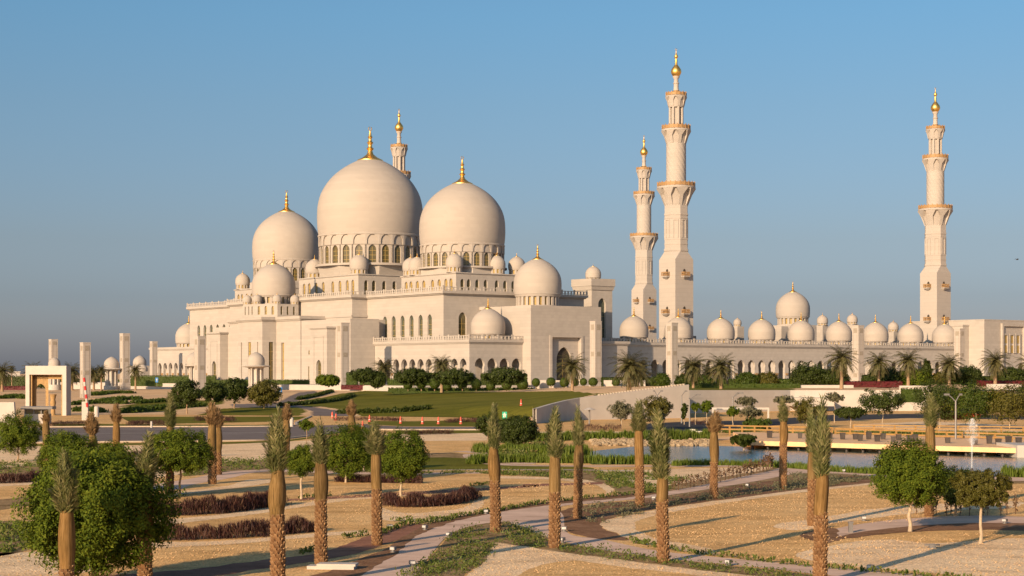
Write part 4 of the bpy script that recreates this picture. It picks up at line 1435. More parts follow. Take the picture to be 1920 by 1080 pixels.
def leafy_box(name, label, cat, p0, p1, wid, z0, h, mat, dens=26, ls=.12, grp=None, rag=.06, kind=None):
    """hedge along world points p0 -> p1: a leafy skin with an uneven surface over a dense core"""
    r = random.Random(int(abs(p0[0] * 13 + p0[1] * 7)))
    a, b = Vector(p0), Vector(p1)
    L = (b - a).length
    d = (b - a) / L
    n = Vector((-d.y, d.x))
    mb = MB()
    q = lambda s, o, z: (a.x + d.x * s + n.x * o, a.y + d.y * s + n.y * o, z)
    k = .9
    mb.add([q(.05, -wid / 2 * k, z0 - .4), q(L - .05, -wid / 2 * k, z0 - .4), q(L - .05, wid / 2 * k, z0 - .4), q(.05, wid / 2 * k, z0 - .4),
            q(.05, -wid / 2 * k, z0 + h * .93), q(L - .05, -wid / 2 * k, z0 + h * .93), q(L - .05, wid / 2 * k, z0 + h * .93), q(.05, wid / 2 * k, z0 + h * .93)],
           [(4, 5, 6, 7), (0, 1, 5, 4), (1, 2, 6, 5), (2, 3, 7, 6), (3, 0, 4, 7)])
    area = [(L * h, 0), (L * h, 1), (L * wid, 2), (wid * h, 3), (wid * h, 4)]
    for ar, f in area:
        for i in range(int(ar * dens)):
            s, o, z = r.uniform(0, L), r.uniform(-wid / 2, wid / 2), r.uniform(0, h)
            nz = Vector((0, 0, 1))
            if f == 0: o, nz = -wid / 2, Vector((-n.x, -n.y, 0))
            elif f == 1: o, nz = wid / 2, Vector((n.x, n.y, 0))
            elif f == 2: z = h
            elif f == 3: s, nz = 0, Vector((-d.x, -d.y, 0))
            else: s, nz = L, Vector((d.x, d.y, 0))
            c = Vector(q(s, o, z0 + z)) + rvec(r) * rag
            nn = (nz + rvec(r) * .6).normalized()
            t = rvec(r)
            t = (t - nn * t.dot(nn)).normalized()
            leaf(mb, c, t, nn, ls, ls * .55)
    o = mb.build(name, M[mat])
    tag(o, label, cat, grp, kind)
    return o

def hedge_px(name, label, cat, u0, u1, ytop, ybot, d, wid, mat, dens=8, ls=.2, grp=None):
    a, b = dp(u0, d), dp(u1, d)
    return leafy_box(name, label, cat, a, b, wid, hy(ybot, d), hy(ytop, d) - hy(ybot, d), mat, dens, ls, grp, rag=.1)

HG = 'box hedges before the mosque'
hedge_px('box_tree', 'left one of two square clipped box trees beside a light tower', 'clipped tree', 650, 671, 698, 724, 505, 3.2, 'hedge')
hedge_px('box_tree', 'right one of two square clipped box trees beside a light tower', 'clipped tree', 675, 700, 698, 724, 505, 3.4, 'hedge')
hedge_px('hedge', 'long tall square cut hedge behind the clipped round bushes', 'hedge', 727, 836, 709, 735, 492, 3.0, 'hedge', grp=HG)
hedge_px('hedge', 'low hedge line at the foot of the clipped round bushes', 'hedge', 735, 1010, 733, 738, 452, 1.2, 'hedge', grp=HG)
hedge_px('hedge', 'long dark hedge under the left arches of the prayer hall', 'hedge', 246, 405, 704, 722, 600, 3, 'hedge', grp=HG)
hedge_px('hedge', 'trimmed hedge before the tall slit windows of the prayer hall', 'hedge', 386, 580, 712, 724, 540, 2, 'hedge', grp=HG)
hedge_px('hedge', 'long low hedge along the top of the white wall right of the curved wall', 'hedge', 1295, 1500, 719, 727, 400, 1.5, 'hedge', grp=HG)
hedge_px('hedge', 'upright hedge panel at the dark gate near the bright white wall', 'hedge', 1690, 1728, 728, 750, 300, 1.5, 'hedge', grp=HG)
hedge_px('hedge', 'hedge at the far left edge behind the white gate', 'hedge', -20, 55, 705, 722, 560, 3, 'leafd', grp=HG)
hedge_px('hedge', 'low trimmed hedge along the top of the lawn below the dark shrub belts', 'hedge', 728, 1000, 727, 737, 468, 1.5, 'hedge', 10, .22, HG)
hedge_px('hedge', 'dark shrub belt behind the long tall square cut hedge', 'hedge', 740, 886, 700, 718, 505, 4, 'leafd', 10, .3, HG)
hedge_px('hedge', 'dark shrub belt before the corner of the gallery', 'hedge', 902, 988, 701, 720, 500, 4, 'leafd', 10, .3, HG)
hedge_px('hedge', 'dark shrub belt between the two light towers right of the porch', 'hedge', 1128, 1246, 708, 724, 470, 3, 'leafd', 10, .3, HG)
hedge_px('hedge', 'shrub belt in front of the first open arches, right of the tallest minaret', 'hedge', 1272, 1486, 711, 724, 450, 3, 'hedge', 10, .3, HG)
hedge_px('hedge', 'dark shrub belt under the palms at the right half of the arcade', 'hedge', 1618, 1770, 704, 718, 450, 4, 'leafd', 10, .3, HG)
hedge_px('hedge', 'dark shrub belt before the blank building', 'hedge', 1782, 1960, 706, 718, 440, 4, 'leafd', 10, .3, HG)
hedge_px('flower_bed', 'dark red flower bed under the two box trees', 'flower bed', 640, 726, 722, 728, 498, 2.5, 'redflower')
hedge_px('flower_bed', 'dark red flower bed between the lawn and the curved wall', 'flower bed', 1042, 1165, 729, 734, 440, 3, 'redflower')
hedge_px('flower_bed', 'dark red flower bed above the bright white wall', 'flower bed', 1585, 1690, 715, 723, 420, 3, 'redflower')
hedge_px('flower_bed', 'dark red flower bed at the right edge before the blank building', 'flower bed', 1835, 1960, 714, 721, 400, 3, 'redflower')
hedge_px('flower_bed', 'dark red flower bed left of the white gate', 'flower bed', -20, 55, 724, 729, 500, 3, 'redflower')
# shrubs and small trees in front of the arcade
for i, (u, yc, rx, ry, yb, m, lab) in enumerate((
        (775, 703, 34, 10, 722, 'leafd', 'dark bushy tree row left of the date palm before the gallery'),
        (850, 703, 36, 10, 722, 'leafd', 'dark bushy tree row right of the date palm before the gallery'),
        (945, 702, 40, 11, 722, 'leafd', 'widest dark bushy tree beside the corner of the gallery'),
        (708, 709, 14, 10, 722, 'leafd', 'small dark tree right of the two square box trees'),
        (682, 700, 24, 8, 722, 'leafd', 'dark tree behind the two square box trees'),
        (615, 710, 22, 7, 722, 'leaf', 'green shrubs left of the light tower by the portal'),
        (1240, 713, 15, 10, 726, 'hedge', 'green bush between the half shaded small dome and the light tower'),
        (1285, 713, 18, 9, 726, 'leafd', 'dark green bush right of the light tower before the tallest minaret'),
        (1320, 714, 18, 8, 726, 'hedge', 'green bush between two date palms before the arcade'),
        (1400, 711, 22, 10, 726, 'hedge', 'left one of two wide clipped bushes in front of the arches'),
        (1440, 711, 22, 10, 726, 'leafo', 'right one of two wide clipped bushes in front of the arches'),
        (1515, 702, 32, 17, 726, 'leafd', 'large dark tree covering the arcade left of a date palm'),
        (1560, 706, 30, 14, 726, 'leafd', 'large dark tree under the date palm left of a light tower'),
        (1660, 705, 30, 13, 726, 'leafd', 'dark tree beneath the left one of two close date palms'),
        (1715, 707, 30, 13, 726, 'leaf', 'green tree beneath the right one of two close date palms'),
        (1738, 698, 9, 18, 722, 'leafd', 'narrow dark conical tree right of two close date palms'),
        (1815, 702, 24, 12, 722, 'leafd', 'dark tree before the link to the blank building'),
        (1895, 703, 30, 11, 722, 'leafd', 'dark tree before the blank building at the right edge'),
        (1770, 706, 20, 8, 722, 'leafo', 'olive shrub under the date palm before the last small dome'))):
    tree(u, yc + 3, rx, ry * 1.4, yb, lab, 'tree', 'bushy_tree', d=430, mat=m, n=(150, 40), ls=.24, clump=.38, tr=.12)

# ---- date palms in full crown
def datepalm_crown(seed, Rr=4.0, nf=62):
    r = random.Random(seed)
    mb = MB()
    for k in range(nf):
        a = 2 * pi * k * .618 + r.uniform(-.2, .2)
        el = lerp(1.45, -.95, (k + .5) / nf) + r.uniform(-.12, .12)
        L = Rr * r.uniform(.85, 1.12)
        p = Vector((0, 0, 0))
        h = Vector((cos(a), sin(a), 0))
        pts = []
        e = el
        N = 12
        for i in range(N + 1):
            pts.append(p.copy())
            p = p + (h * cos(e) + Vector((0, 0, 1)) * sin(e)) * (L / N)
            e -= (1.0 + .3 * r.random()) / N * (1.0 if el > .2 else .7)
        mb.tube([tuple(q) for q in pts], [.05 * (1 - i / (N + 2)) for i in range(N + 1)], 3)
        sd = Vector((-sin(a), cos(a), 0))
        for i in range(2, N + 1):
            t = (pts[i] - pts[i - 1]).normalized()
            up = sd.cross(t)
            for j in range(3):
                c = pts[i - 1].lerp(pts[i], j / 3)
                ln = .36 * (1 - .55 * i / N) + .1
                for s in (-1, 1):
                    dr = (t * .8 + sd * s * .9 + up * .35 + Vector((0, 0, -.25)) + rvec(r) * .15).normalized()
                    leaf(mb, c + dr * ln, dr, (up + sd * s * .3).normalized(), ln, .038)
    return mb.mesh('crown', M['datepalm'])
dpc = [datepalm_crown(k) for k in (3, 8)]
_tk = MB()
_tk.lathe([(.42, -.5), (.34, .1), (.30, .5), (.28, .8), (.36, .96), (.2, 1.0)], 12)
dpt = _tk.mesh('trunk', M['bark'], 60)
DP = [(720, 687, 730, 24, 'date palm before the left end of the gallery arches'),
      (828, 682, 722, 27, 'date palm before the gallery, rising out of the long hedge'),
      (1073, 682, 742, 32, 'date palm in front of the porch portal'),
      (1180, 682, 742, 40, 'largest date palm, before the half shaded small dome'),
      (1196, 694, 742, 33, 'date palm half behind the largest date palm'),
      (1300, 684, 738, 31, 'left one of the date palm pair right of the tallest minaret'),
      (1352, 684, 738, 34, 'right one of the date palm pair right of the tallest minaret'),
      (1328, 698, 738, 22, 'low drooping date palm between the pair right of the tallest minaret'),
      (1578, 668, 715, 33, 'date palm just left of the light tower halfway along the arcade'),
      (1648, 676, 718, 29, 'left one of two close date palms before the arcade at right'),
      (1703, 673, 716, 31, 'right one of two close date palms before the arcade at right'),
      (1780, 680, 720, 29, 'date palm in front of the last light tower at right'),
      (1866, 674, 712, 31, 'date palm in front of the blank building at right'),
      (1930, 678, 712, 26, 'date palm cut off by the right edge'),
      (4, 694, 722, 26, 'date palm at the left edge on the horizon'),
      (22, 690, 722, 9, 'small thin date palm near the left edge on the horizon'),
      (62, 692, 722, 22, 'date palm left of the white gate on the horizon'),
      (135, 694, 722, 24, 'date palm between the white gate and the nearest light tower'),
      (176, 697, 722, 20, 'date palm right of the nearest light tower at left'),
      (190, 692, 722, 14, 'smaller date palm left of the round kiosk'),
      (254, 692, 724, 18, 'dark date palm right of the light tower by the kiosk')]
for i, (u, yc, yb, r, lab) in enumerate(DP):
    d = 3.7 * FPX / r if r > 25 else 520
    d = min(d, 520)
    X = (u - 960) / FPX * d
    s = r * d / FPX / 3.5
    zc = hy(yc + r * .12, d)
    zb = hy(yb, d)
    t = thing('date_palm', lab, 'palm tree', (X, d, zb), i * 1.3, 'date palms with full crowns round the mosque')
    link('crown', dpc[i % 2], t, (0, 0, zc - zb), 0, (s, s, s))
    link('trunk', dpt, t, (0, 0, 0), 0, (s, s, zc - zb))

# ---- newly planted palms with tied up fronds
def tuft_mesh(seed, mat, h=2.2, nf=36, spread=.34):
    r = random.Random(seed)
    mb = MB()
    bx, by = r.uniform(-.12, .12), r.uniform(-.12, .12)
    for k in range(nf):
        a = 2 * pi * k / nf * 5.03 + r.uniform(-.3, .3)
        tall = k % 5 < 2
        L = h * (r.uniform(.68, 1.0) if tall else r.uniform(.3, .8))
        lean = r.uniform(.12, .55) if tall else r.uniform(.3, 1.0)
        N = 16
        pts = []
        for i in range(N + 1):
            t = i / N
            rad = .09 + spread * lean * (t ** 1.3 if not tall else .8 * sin(t * pi * .8)) - (.05 * t if tall else 0)
            a2 = a + .3 * t
            z = -.1 + L * (t - (.12 * t * t if not tall else 0))
            pts.append(Vector((cos(a2) * rad + bx * t * t * (L / h), sin(a2) * rad + by * t * t * (L / h), z)))
        mb.tube([tuple(q) for q in pts], [.028 * (1 - .8 * i / N) for i in range(N + 1)], 4)
        rad_ = Vector((cos(a), sin(a), 0))
        sd = Vector((-sin(a), cos(a), 0))
        for i in range(2, N + 1):
            tg = (pts[i] - pts[i - 1]).normalized()
            for j in range(2):
                c = pts[i - 1].lerp(pts[i], j / 2)
                ln = (.17 + .08 * r.random()) * (1 - .4 * i / N)
                for s in (-1, 1):
                    dr = (tg * .85 + sd * s * .65 + rad_ * r.uniform(-.1, .75) + rvec(r) * .28).normalized()
                    leaf(mb, c + dr * ln, dr, (rad_ + sd * s * .5 + rvec(r) * .3).normalized(), ln, .019)
    return mb.mesh('fronds', mat)
tufts = [tuft_mesh(k, M['frond']) for k in (1, 2, 3, 4)]
dead = tuft_mesh(9, M['fronddead'], 1.25, 34, .36)

def stub_trunk(h, r0, r1, seed):
    """trunk covered with the stubs of cut leaves, in staggered rows"""
    r = random.Random(seed)
    mb = MB()
    mb.lathe([(r0 * 1.15, -.3), (r0 * .98, .15), (lerp(r0, r1, .5) * .93, h * .5), (r1 * .93, h)], 16)
    val = [0.0] * len(mb.v)
    rows = max(4, int(h / .105))
    for j in range(rows):
        z = h * j / rows
        rr = lerp(r0 * 1.02, r1, j / rows) * r.uniform(.97, 1.03)
        n = 8
        for i in range(n):
            a = 2 * pi * (i + .5 * (j % 2) + r.uniform(-.1, .1) + j * .07) / n
            c, s = cos(a), sin(a)
            q = lambda rad, o, zz: (rad * c - o * s, rad * s + o * c, zz)
            w0, w1 = rr * .42, rr * .2
            zt = z + .14 * r.uniform(.8, 1.2)
            out = rr + .042 * r.uniform(.5, 1.3)
            vs = [q(rr * .9, -w0, z), q(rr * .9, w0, z), q(out, w1, zt), q(out, -w1, zt), q(rr * .85, w1, zt + .015), q(rr * .85, -w1, zt + .015),
                  q(out, w1, zt), q(out, -w1, zt)]
            o = len(mb.v)
            mb.add(vs, [(0, 1, 2, 3), (7, 6, 4, 5), (1, 4, 2), (0, 3, 5)])
            k = r.uniform(.45, 1.0)
            val += [0, 0, .3 * k, .3 * k, .8 * k, .8 * k, k, k]
    me = mb.mesh('trunk', M['ptrunk'])
    at = me.attributes.new('stub', 'FLOAT', 'POINT')
    at.data.foreach_set('value', val)
    return me

PALMS = [
    (125, 1127, 832, 1062, 958, 0, 'tied palm standing in front of the biggest round tree, cut by the lower edge'),
    (272, 1097, 803, 1010, 915, 0, 'tied palm half hidden by the right side of the biggest round tree'),
    (521, 1104, 757, 967, 885, 0, 'tall tied palm cut by the lower edge, nearest left of centre'),
    (602, 1060, 778, 938, 868, 0, 'tied palm with its foot by a white slab, right of the smallest round tree'),
    (707, 1022, 780, 918, 850, 0, 'tied palm in front of the round tree over a maroon hedge'),
    (930, 998, 752, 902, 842, 0, 'tied palm growing from the green patch beside the winding path'),
    (1040, 1027, 755, 925, 858, 0, 'tied palm where the winding path forks'),
    (1083, 972, 757, 880, 835, 0, 'tied palm in the brown bed just behind the fork of the path'),
    (1200, 950, 743, 873, 808, 0, 'tied palm before the curved grey wall, at the brown end of the bed'),
    (1244, 1055, 762, 937, 897, 0, 'tied palm with ragged brown fronds, in the strip of small plants at lower centre right'),
    (1338, 935, 766, 868, 808, 1, 'palm with a straw brown cut top standing at the path by the dry saplings'),
    (1468, 917, 740, 832, 790, 0, 'thinner tied palm with a straw coloured neck before the deck'),
    (1537, 1095, 733, 962, 892, 0, 'tallest tied palm on the right, cut by the lower edge'),
    (1523, 986, 760, 900, 850, 0, 'tied palm almost hidden behind the tallest palm on the right'),
    (1742, 968, 732, 860, 800, 0, 'tied palm behind the bright green round tree at right'),
    (175, 925, 768, 862, 812, 1, 'brown topped palm rising behind the biggest round tree'),
    (218, 866, 752, 838, 790, 1, 'slim brown palm before the grey road at left'),
    (318, 927, 733, 868, 800, 0, 'tied palm in front of the wide flat topped tree'),
    (398, 907, 748, 845, 795, 1, 'left one of two brown palms standing close together'),
    (409, 890, 758, 848, 800, 1, 'right one of two brown palms standing close together'),
    (537, 872, 752, 830, 786, 1, 'brown palm at the roadside behind the tall tied palm'),
    (86, 872, 766, 830, 790, 1, 'leaning brown palm right of the round tree at the left edge'),
    (660, 862, 745, 815, 778, 1, 'short brown topped palm by the traffic cones'),
]
for i, (u, yb, yt, y0, y1, dd, lab) in enumerate(PALMS):
    X, d = gp(u, yb)
    r = random.Random(i)
    h0, h1, h2 = hy(y0, d), hy(y1, d), hy(yt, d)
    t = thing('palm', lab, 'palm tree', (X, d, 0), r.uniform(0, 6), 'newly planted palms with tied fronds')
    r0 = r.uniform(.20, .23) if d < 110 else .25
    t.rotation_euler = (r.uniform(-.022, .022), r.uniform(-.025, .025), t.rotation_euler[2])
    link('trunk', stub_trunk(h0, r0, r0 * .93, i), t)
    mb = MB()
    hs = h1 - h0
    rs = r0 * 1.04
    N = 16
    bl = r.uniform(.98, 1.22)
    prof = [(rs * .94, h0 - .06), (rs * .98, h0 + hs * .08), (rs * bl, h0 + hs * .3), (rs * bl * .99, h0 + hs * .6), (rs * .93, h0 + hs * .85), (rs * .78, h1 + .05), (rs * .45, h1 + .3)]
    ph = r.uniform(0, 6)
    prof = prof_smooth(prof, 3)
    for k, (pr, pz) in enumerate(prof):
        for j in range(N * 2):
            a = 2 * pi * j / (N * 2)
            rr = pr * (1 + .03 * (1 if j % 2 else -1) + .045 * sin(3 * a + ph))
            mb.v.append((rr * cos(a) + .03 * sin((pz - h0) * 2 + ph), rr * sin(a), pz))
    for k in range(len(prof) - 1):
        for j in range(N * 2):
            j2 = (j + 1) % (N * 2)
            mb.f.append([k * N * 2 + j, k * N * 2 + j2, (k + 1) * N * 2 + j2, (k + 1) * N * 2 + j])
            mb.m.append(0)
    mb.build('leaf_sheath', M['sheath'], t, 180)
    hh = h2 - h1
    if dd:
        s = max(.5, hh / 1.25)
        link('fronds', dead, t, (0, 0, h1 - .1), r.uniform(0, 6), (min(1.0, s), min(1.0, s), s))
        link('fronds', tufts[i % 4], t, (0, 0, h1 - .1), r.uniform(0, 6), (.45, .45, hh / 2.2))
    else:
        s = hh / 2.1
        k = r.uniform(.78, 1.05)
        link('fronds', tufts[i % 4], t, (0, 0, h1 - .1), r.uniform(0, 6), (k, k, s))

# ---- maroon hedges, ragged grassy rows
def ragged_row(name, label, cat, px, wid, h, mat, dens=300, grp=None, hf=None, kind=None, bl=.17, bw=.012, lean=.32, wpts=None):
    pts = spline(wpts or [gp(u, y) for u, y in px], False, 8)
    r = random.Random(int(px[0][0] * 3 + px[0][1]) if px else 5)
    mb = MB()
    for (x0, y0), (x1, y1) in zip(pts, pts[1:]):
        L = math.hypot(x1 - x0, y1 - y0)
        nx, ny = -(y1 - y0) / L, (x1 - x0) / L
        for k in range(int(L * dens * wid) + 1):
            s, o = r.random(), r.gauss(0, .33)
            o = max(-1, min(1, o)) * wid / 2
            x, y = lerp(x0, x1, s) + nx * o, lerp(y0, y1, s) + ny * o
            loc = h * (1 - .55 * (2 * o / wid) ** 2) * (.78 + .45 * mnoise(Vector((x * 1.3, y * 1.3, 3))))
            zb = hf(x, y) if hf else 0
            base = Vector((x, y, zb))
            for q in range(2):
                z = loc * r.random() ** .6
                dr = Vector((r.gauss(0, lean), r.gauss(0, lean), 1)).normalized()
                ln = bl * r.uniform(.6, 1.3)
                leaf(mb, base + Vector((0, 0, max(0, z - ln * .3))), dr, rvec(r), ln, bw * r.uniform(.7, 1.5))
    o = mb.build(name, M[mat])
    tag(o, label, cat, grp, kind)
    return o
MG = 'ragged maroon hedges in the gravel'
ragged_row('maroon_hedge', 'longest dark maroon hedge, upper one of two behind the tall palm left of centre', 'hedge', [(270, 968), (400, 963), (470, 955), (522, 946)], 1.7, .95, 'maroon', grp=MG)
ragged_row('maroon_hedge', 'dark maroon hedge, lower one of two behind the tall palm left of centre', 'hedge', [(270, 1014), (380, 1011), (480, 1006), (592, 996)], 1.3, .80, 'maroon', grp=MG)
ragged_row('maroon_hedge', 'curved dark maroon hedge in the middle of the gravel right of a tied palm', 'hedge', [(722, 946), (770, 951), (840, 946), (888, 934)], 1.6, .78, 'maroon', grp=MG)
ragged_row('maroon_hedge', 'maroon hedge beneath the round tree behind the mid garden palm', 'hedge', [(632, 903), (700, 905), (792, 906)], 1.3, .62, 'maroon', grp=MG)
ragged_row('maroon_hedge', 'maroon hedge at the left edge under the two stemmed tree', 'hedge', [(-20, 906), (40, 905), (78, 900)], 1.3, .75, 'maroon', grp=MG)
ragged_row('maroon_hedge', 'maroon hedge by the roadside before the guard hut', 'hedge', [(88, 799), (130, 798), (158, 797)], 2.0, .8, 'maroon', 60, grp=MG)
ragged_row('maroon_hedge', 'maroon hedge by the road with a white post in front', 'hedge', [(242, 799), (275, 797), (312, 798)], 2.4, .9, 'maroon', 60, grp=MG)
ragged_row('maroon_hedge', 'maroon hedge behind the pair of brown palms beyond the road', 'hedge', [(366, 790), (400, 789), (438, 791)], 2.4, .9, 'maroon', 60, grp=MG)
ragged_row('maroon_hedge', 'straight maroon hedge in pale gravel left of the spreading dark tree', 'hedge', [(762, 816), (800, 815), (848, 814)], 1.8, .75, 'maroon', 80, grp=MG)
ragged_row('maroon_hedge', 'maroon hedge at the foot of the curved grey wall', 'hedge', [(1092, 807), (1130, 807), (1165, 807)], 2.2, .95, 'maroon', 60, grp=MG)
ragged_row('maroon_hedge', 'maroon hedge row behind the cones at the lawn edge', 'hedge', [(625, 789), (700, 788), (752, 790)], 2.2, .7, 'maroon', 50, grp=MG)
ragged_row('maroon_hedge', 'dull maroon hedge behind the cones near the green sign', 'hedge', [(838, 793), (880, 791), (905, 793)], 2.2, .8, 'maroon', 50, grp=MG)
ragged_row('maroon_hedge', 'small maroon hedge half behind a tied palm left of the wide tree', 'hedge', [(232, 858), (262, 857), (282, 855)], 1.6, .7, 'maroon', 90, grp=MG)
ragged_row('maroon_hedge', 'reddish brown shrub row at the foot of the wall by the small trees', 'hedge', [(1296, 796), (1320, 796), (1350, 796)], 2.0, .8, 'maroon', 50, grp=MG)
hl = lambda x, y: eh(x, y)
def lawn_hedge(label, px, wid, h):
    w = [hp(u, y)[:2] for u, y in px]
    return ragged_row('lawn_hedge', label, 'hedge', px, wid, h, 'leafd', 40, 'low dark hedges on the lawn', hl, None, .25, .1, .8, w)
lawn_hedge('low dark hedge curving across the lawn, ending in a raised right end', [(632, 776), (690, 775), (750, 773), (808, 767)], 2.0, 1.0)
lawn_hedge('low dark hedge along the drive left of the lawn', [(525, 762), (590, 757), (640, 750), (660, 742)], 2.0, .9)
lawn_hedge('low dark hedge between the drive and the hall at left', [(560, 750), (590, 744), (622, 735)], 2.0, .9)
# low scrub on the sandy slope at left
for k, (px, wid) in enumerate((([(170, 742), (210, 738), (250, 738)], 5), ([(185, 755), (230, 750), (262, 750)], 4), ([(130, 760), (180, 757), (240, 758)], 3),
                               ([(250, 757), (300, 754), (330, 753)], 4), ([(140, 772), (170, 770), (190, 774)], 3), ([(235, 775), (290, 768), (380, 762)], 5), ([(5, 748), (30, 745), (48, 748)], 4))):
    w = [hp(u, y)[:2] for u, y in px]
    ragged_row('scrub', 'scattered green scrub on the sandy slope at left', 'scrub', px, wid, 1.0, 'hedge', 12, None, hl, 'stuff', .3, .12, .8, w)
# reeds round the pond
for px, wid, h, lab in (([(880, 870), (960, 867), (1060, 868), (1130, 869), (1230, 870)], 2.0, .75, 'green reeds along the near bank, left'),
                        ([(1262, 874), (1300, 872), (1380, 873), (1470, 877), (1560, 884), (1660, 890)], 1.1, .42, 'green reeds along the near bank, middle'),
                        ([(1880, 893), (1920, 895), (1960, 897)], 1.5, .8, 'green reeds along the near bank, right'),
                        ([(890, 848), (960, 850), (1060, 856), (1090, 852)], 2.6, .9, 'tall dark green reeds left of the pond'),
                        ([(950, 830), (1050, 826), (1180, 824), (1240, 825)], 2.5, 1.0, 'green reeds behind the rocky bank, left'),
                        ([(1245, 828), (1300, 826), (1345, 826)], 2.5, 1.3, 'green reeds behind the rocky bank, right')):
    ragged_row('reeds', lab, 'reeds', px, wid, h, 'reed', 90, None, None, 'stuff', .35, .03, .18)
for px, wid in (([(1440, 818), (1600, 815), (1760, 815), (1960, 818)], 4), ([(1360, 812), (1420, 808)], 3)):
    ragged_row('verge_plants', 'yellow green plants behind the yellow rail', 'plants', px, wid, .5, 'weed', 30, None, None, 'stuff', .25, .04, .6)

def scatter(name, label, px, n, hgt, mat, sz=.09, leaves=14):
    """low plants scattered through a bed outlined on the photo"""
    pts = [gp(u, y) for u, y in px]
    x0, x1 = min(p[0] for p in pts), max(p[0] for p in pts)
    y0, y1 = min(p[1] for p in pts), max(p[1] for p in pts)
    r = random.Random(int(px[0][0] + n))
    mb = MB()
    k = 0
    tries = 0
    while k < n and tries < n * 40:
        tries += 1
        p = (r.uniform(x0, x1), r.uniform(y0, y1))
        if not inside(p, pts) or mnoise(Vector((p[0] * .5, p[1] * .35, 1))) < r.uniform(-.5, .25):
            continue
        k += 1
        s = r.uniform(.5, 1.3)
        for i in range(leaves):
            o = Vector((r.gauss(0, .13), r.gauss(0, .13), abs(r.gauss(0, .5)) * hgt)) * s
            leaf(mb, Vector((*p, 0)) + o, (rvec(r) + Vector((0, 0, .7))).normalized(), rvec(r), sz * s * r.uniform(.6, 1.2), sz * .4 * s)
    o = mb.build(name, M[mat])
    stuff(o, label, 'plants')
scatter('ground_cover', 'weedy green ground cover in the near bed beside the path', [(740, 1085), (800, 1052), (845, 1006), (890, 986), (960, 981), (1030, 1008), (1020, 1030), (930, 1018), (915, 1045), (870, 1078)], 520, .2, 'weed', .06, 12)
scatter('ground_cover', 'small plants in the strip right of the forked path', [(1040, 1030), (1100, 1028), (1250, 1052), (1400, 1068), (1560, 1086), (1500, 1090), (1300, 1070), (1130, 1048)], 150, .22, 'weed', .06)
scatter('ground_cover', 'sparse plants in the brown bed by the fork', [(1060, 970), (1110, 948), (1240, 936), (1400, 912), (1560, 896), (1640, 900), (1400, 930), (1250, 950), (1130, 984)], 420, .2, 'leafg', .07)
scatter('ground_cover', 'green plants in the bed behind the middle gravel', [(1080, 885), (1180, 886), (1300, 894), (1240, 925), (1160, 922), (1140, 905)], 420, .2, 'weed')
scatter('ground_cover', 'green strip at the far side of the middle gravel', [(690, 884), (900, 884), (1080, 886), (1090, 900), (900, 888), (700, 890)], 300, .2, 'weed')
scatter('ground_cover', 'low plants between the paths at left', [(330, 866), (560, 858), (640, 870), (520, 882), (430, 884), (340, 895)], 420, .25, 'weed')
scatter('ground_cover', 'low plants at the left edge', [(-10, 868), (110, 866), (140, 880), (60, 888), (-10, 890)], 160, .25, 'weed')
scatter('ground_cover', 'green weeds at the lower left edge', [(-10, 985), (50, 980), (80, 1000), (50, 1030), (-10, 1040)], 160, .2, 'weed')
scatter('ground_cover', 'pond side plants right of the thin palm', [(1480, 888), (1600, 890), (1650, 897), (1560, 912), (1450, 920)], 320, .22, 'leafg', .07)
scatter('ground_cover', 'plants left of the pond', [(880, 866), (1000, 858), (1100, 846), (1000, 832), (930, 846)], 420, .5, 'weed', .14)
for px, lab in (([(700, 1008), (760, 986), (830, 975), (920, 961), (1040, 942), (1180, 929), (1240, 922)], 'row of small green plants along the far edge of the winding path'),
                ([(1180, 1016), (1260, 1032), (1400, 1050), (1560, 1067), (1760, 1084), (1900, 1096)], 'row of small green plants at the near edge of the big gravel island'),
                ([(560, 1040), (600, 1030)], 'green plants on the mulch left of a tied palm'), ([(640, 1010), (690, 1004)], 'green plants on the mulch right of a tied palm'),
                ([(735, 978), (775, 975)], 'two green tufts beside the winding path'), ([(780, 985), (850, 975)], 'green tufts beside the winding path, nearer the spotlight'),
                ([(560, 935), (620, 930)], 'green plants under the smallest round tree'), ([(880, 912), (922, 908)], 'grey green plants left of a tied palm')):
    ragged_row('edge_plants', lab, 'plants', px, .5, .32, 'weed', 45, None, None, 'stuff', .09, .035, .8)

# far belt of trees on the horizon at left
r = random.Random(12)
mb = MB()
for k in range(150):
    u = r.uniform(-60, 330)
    d = r.uniform(720, 860)
    X, _ = dp(u, d)
    hh = r.uniform(1.5, 4.2) * (1 + .5 * mnoise(Vector((u * .03, 0, 0))))
    for i in range(42):
        c = Vector((X + r.gauss(0, 2.2), d + r.gauss(0, 1.5), 1.2 + hh * r.random()))
        leaf(mb, c, rvec(r), rvec(r), .75, .45)
stuff(mb.build('far_trees', M['leafd']), 'dark belt of distant trees along the horizon at left', 'trees')

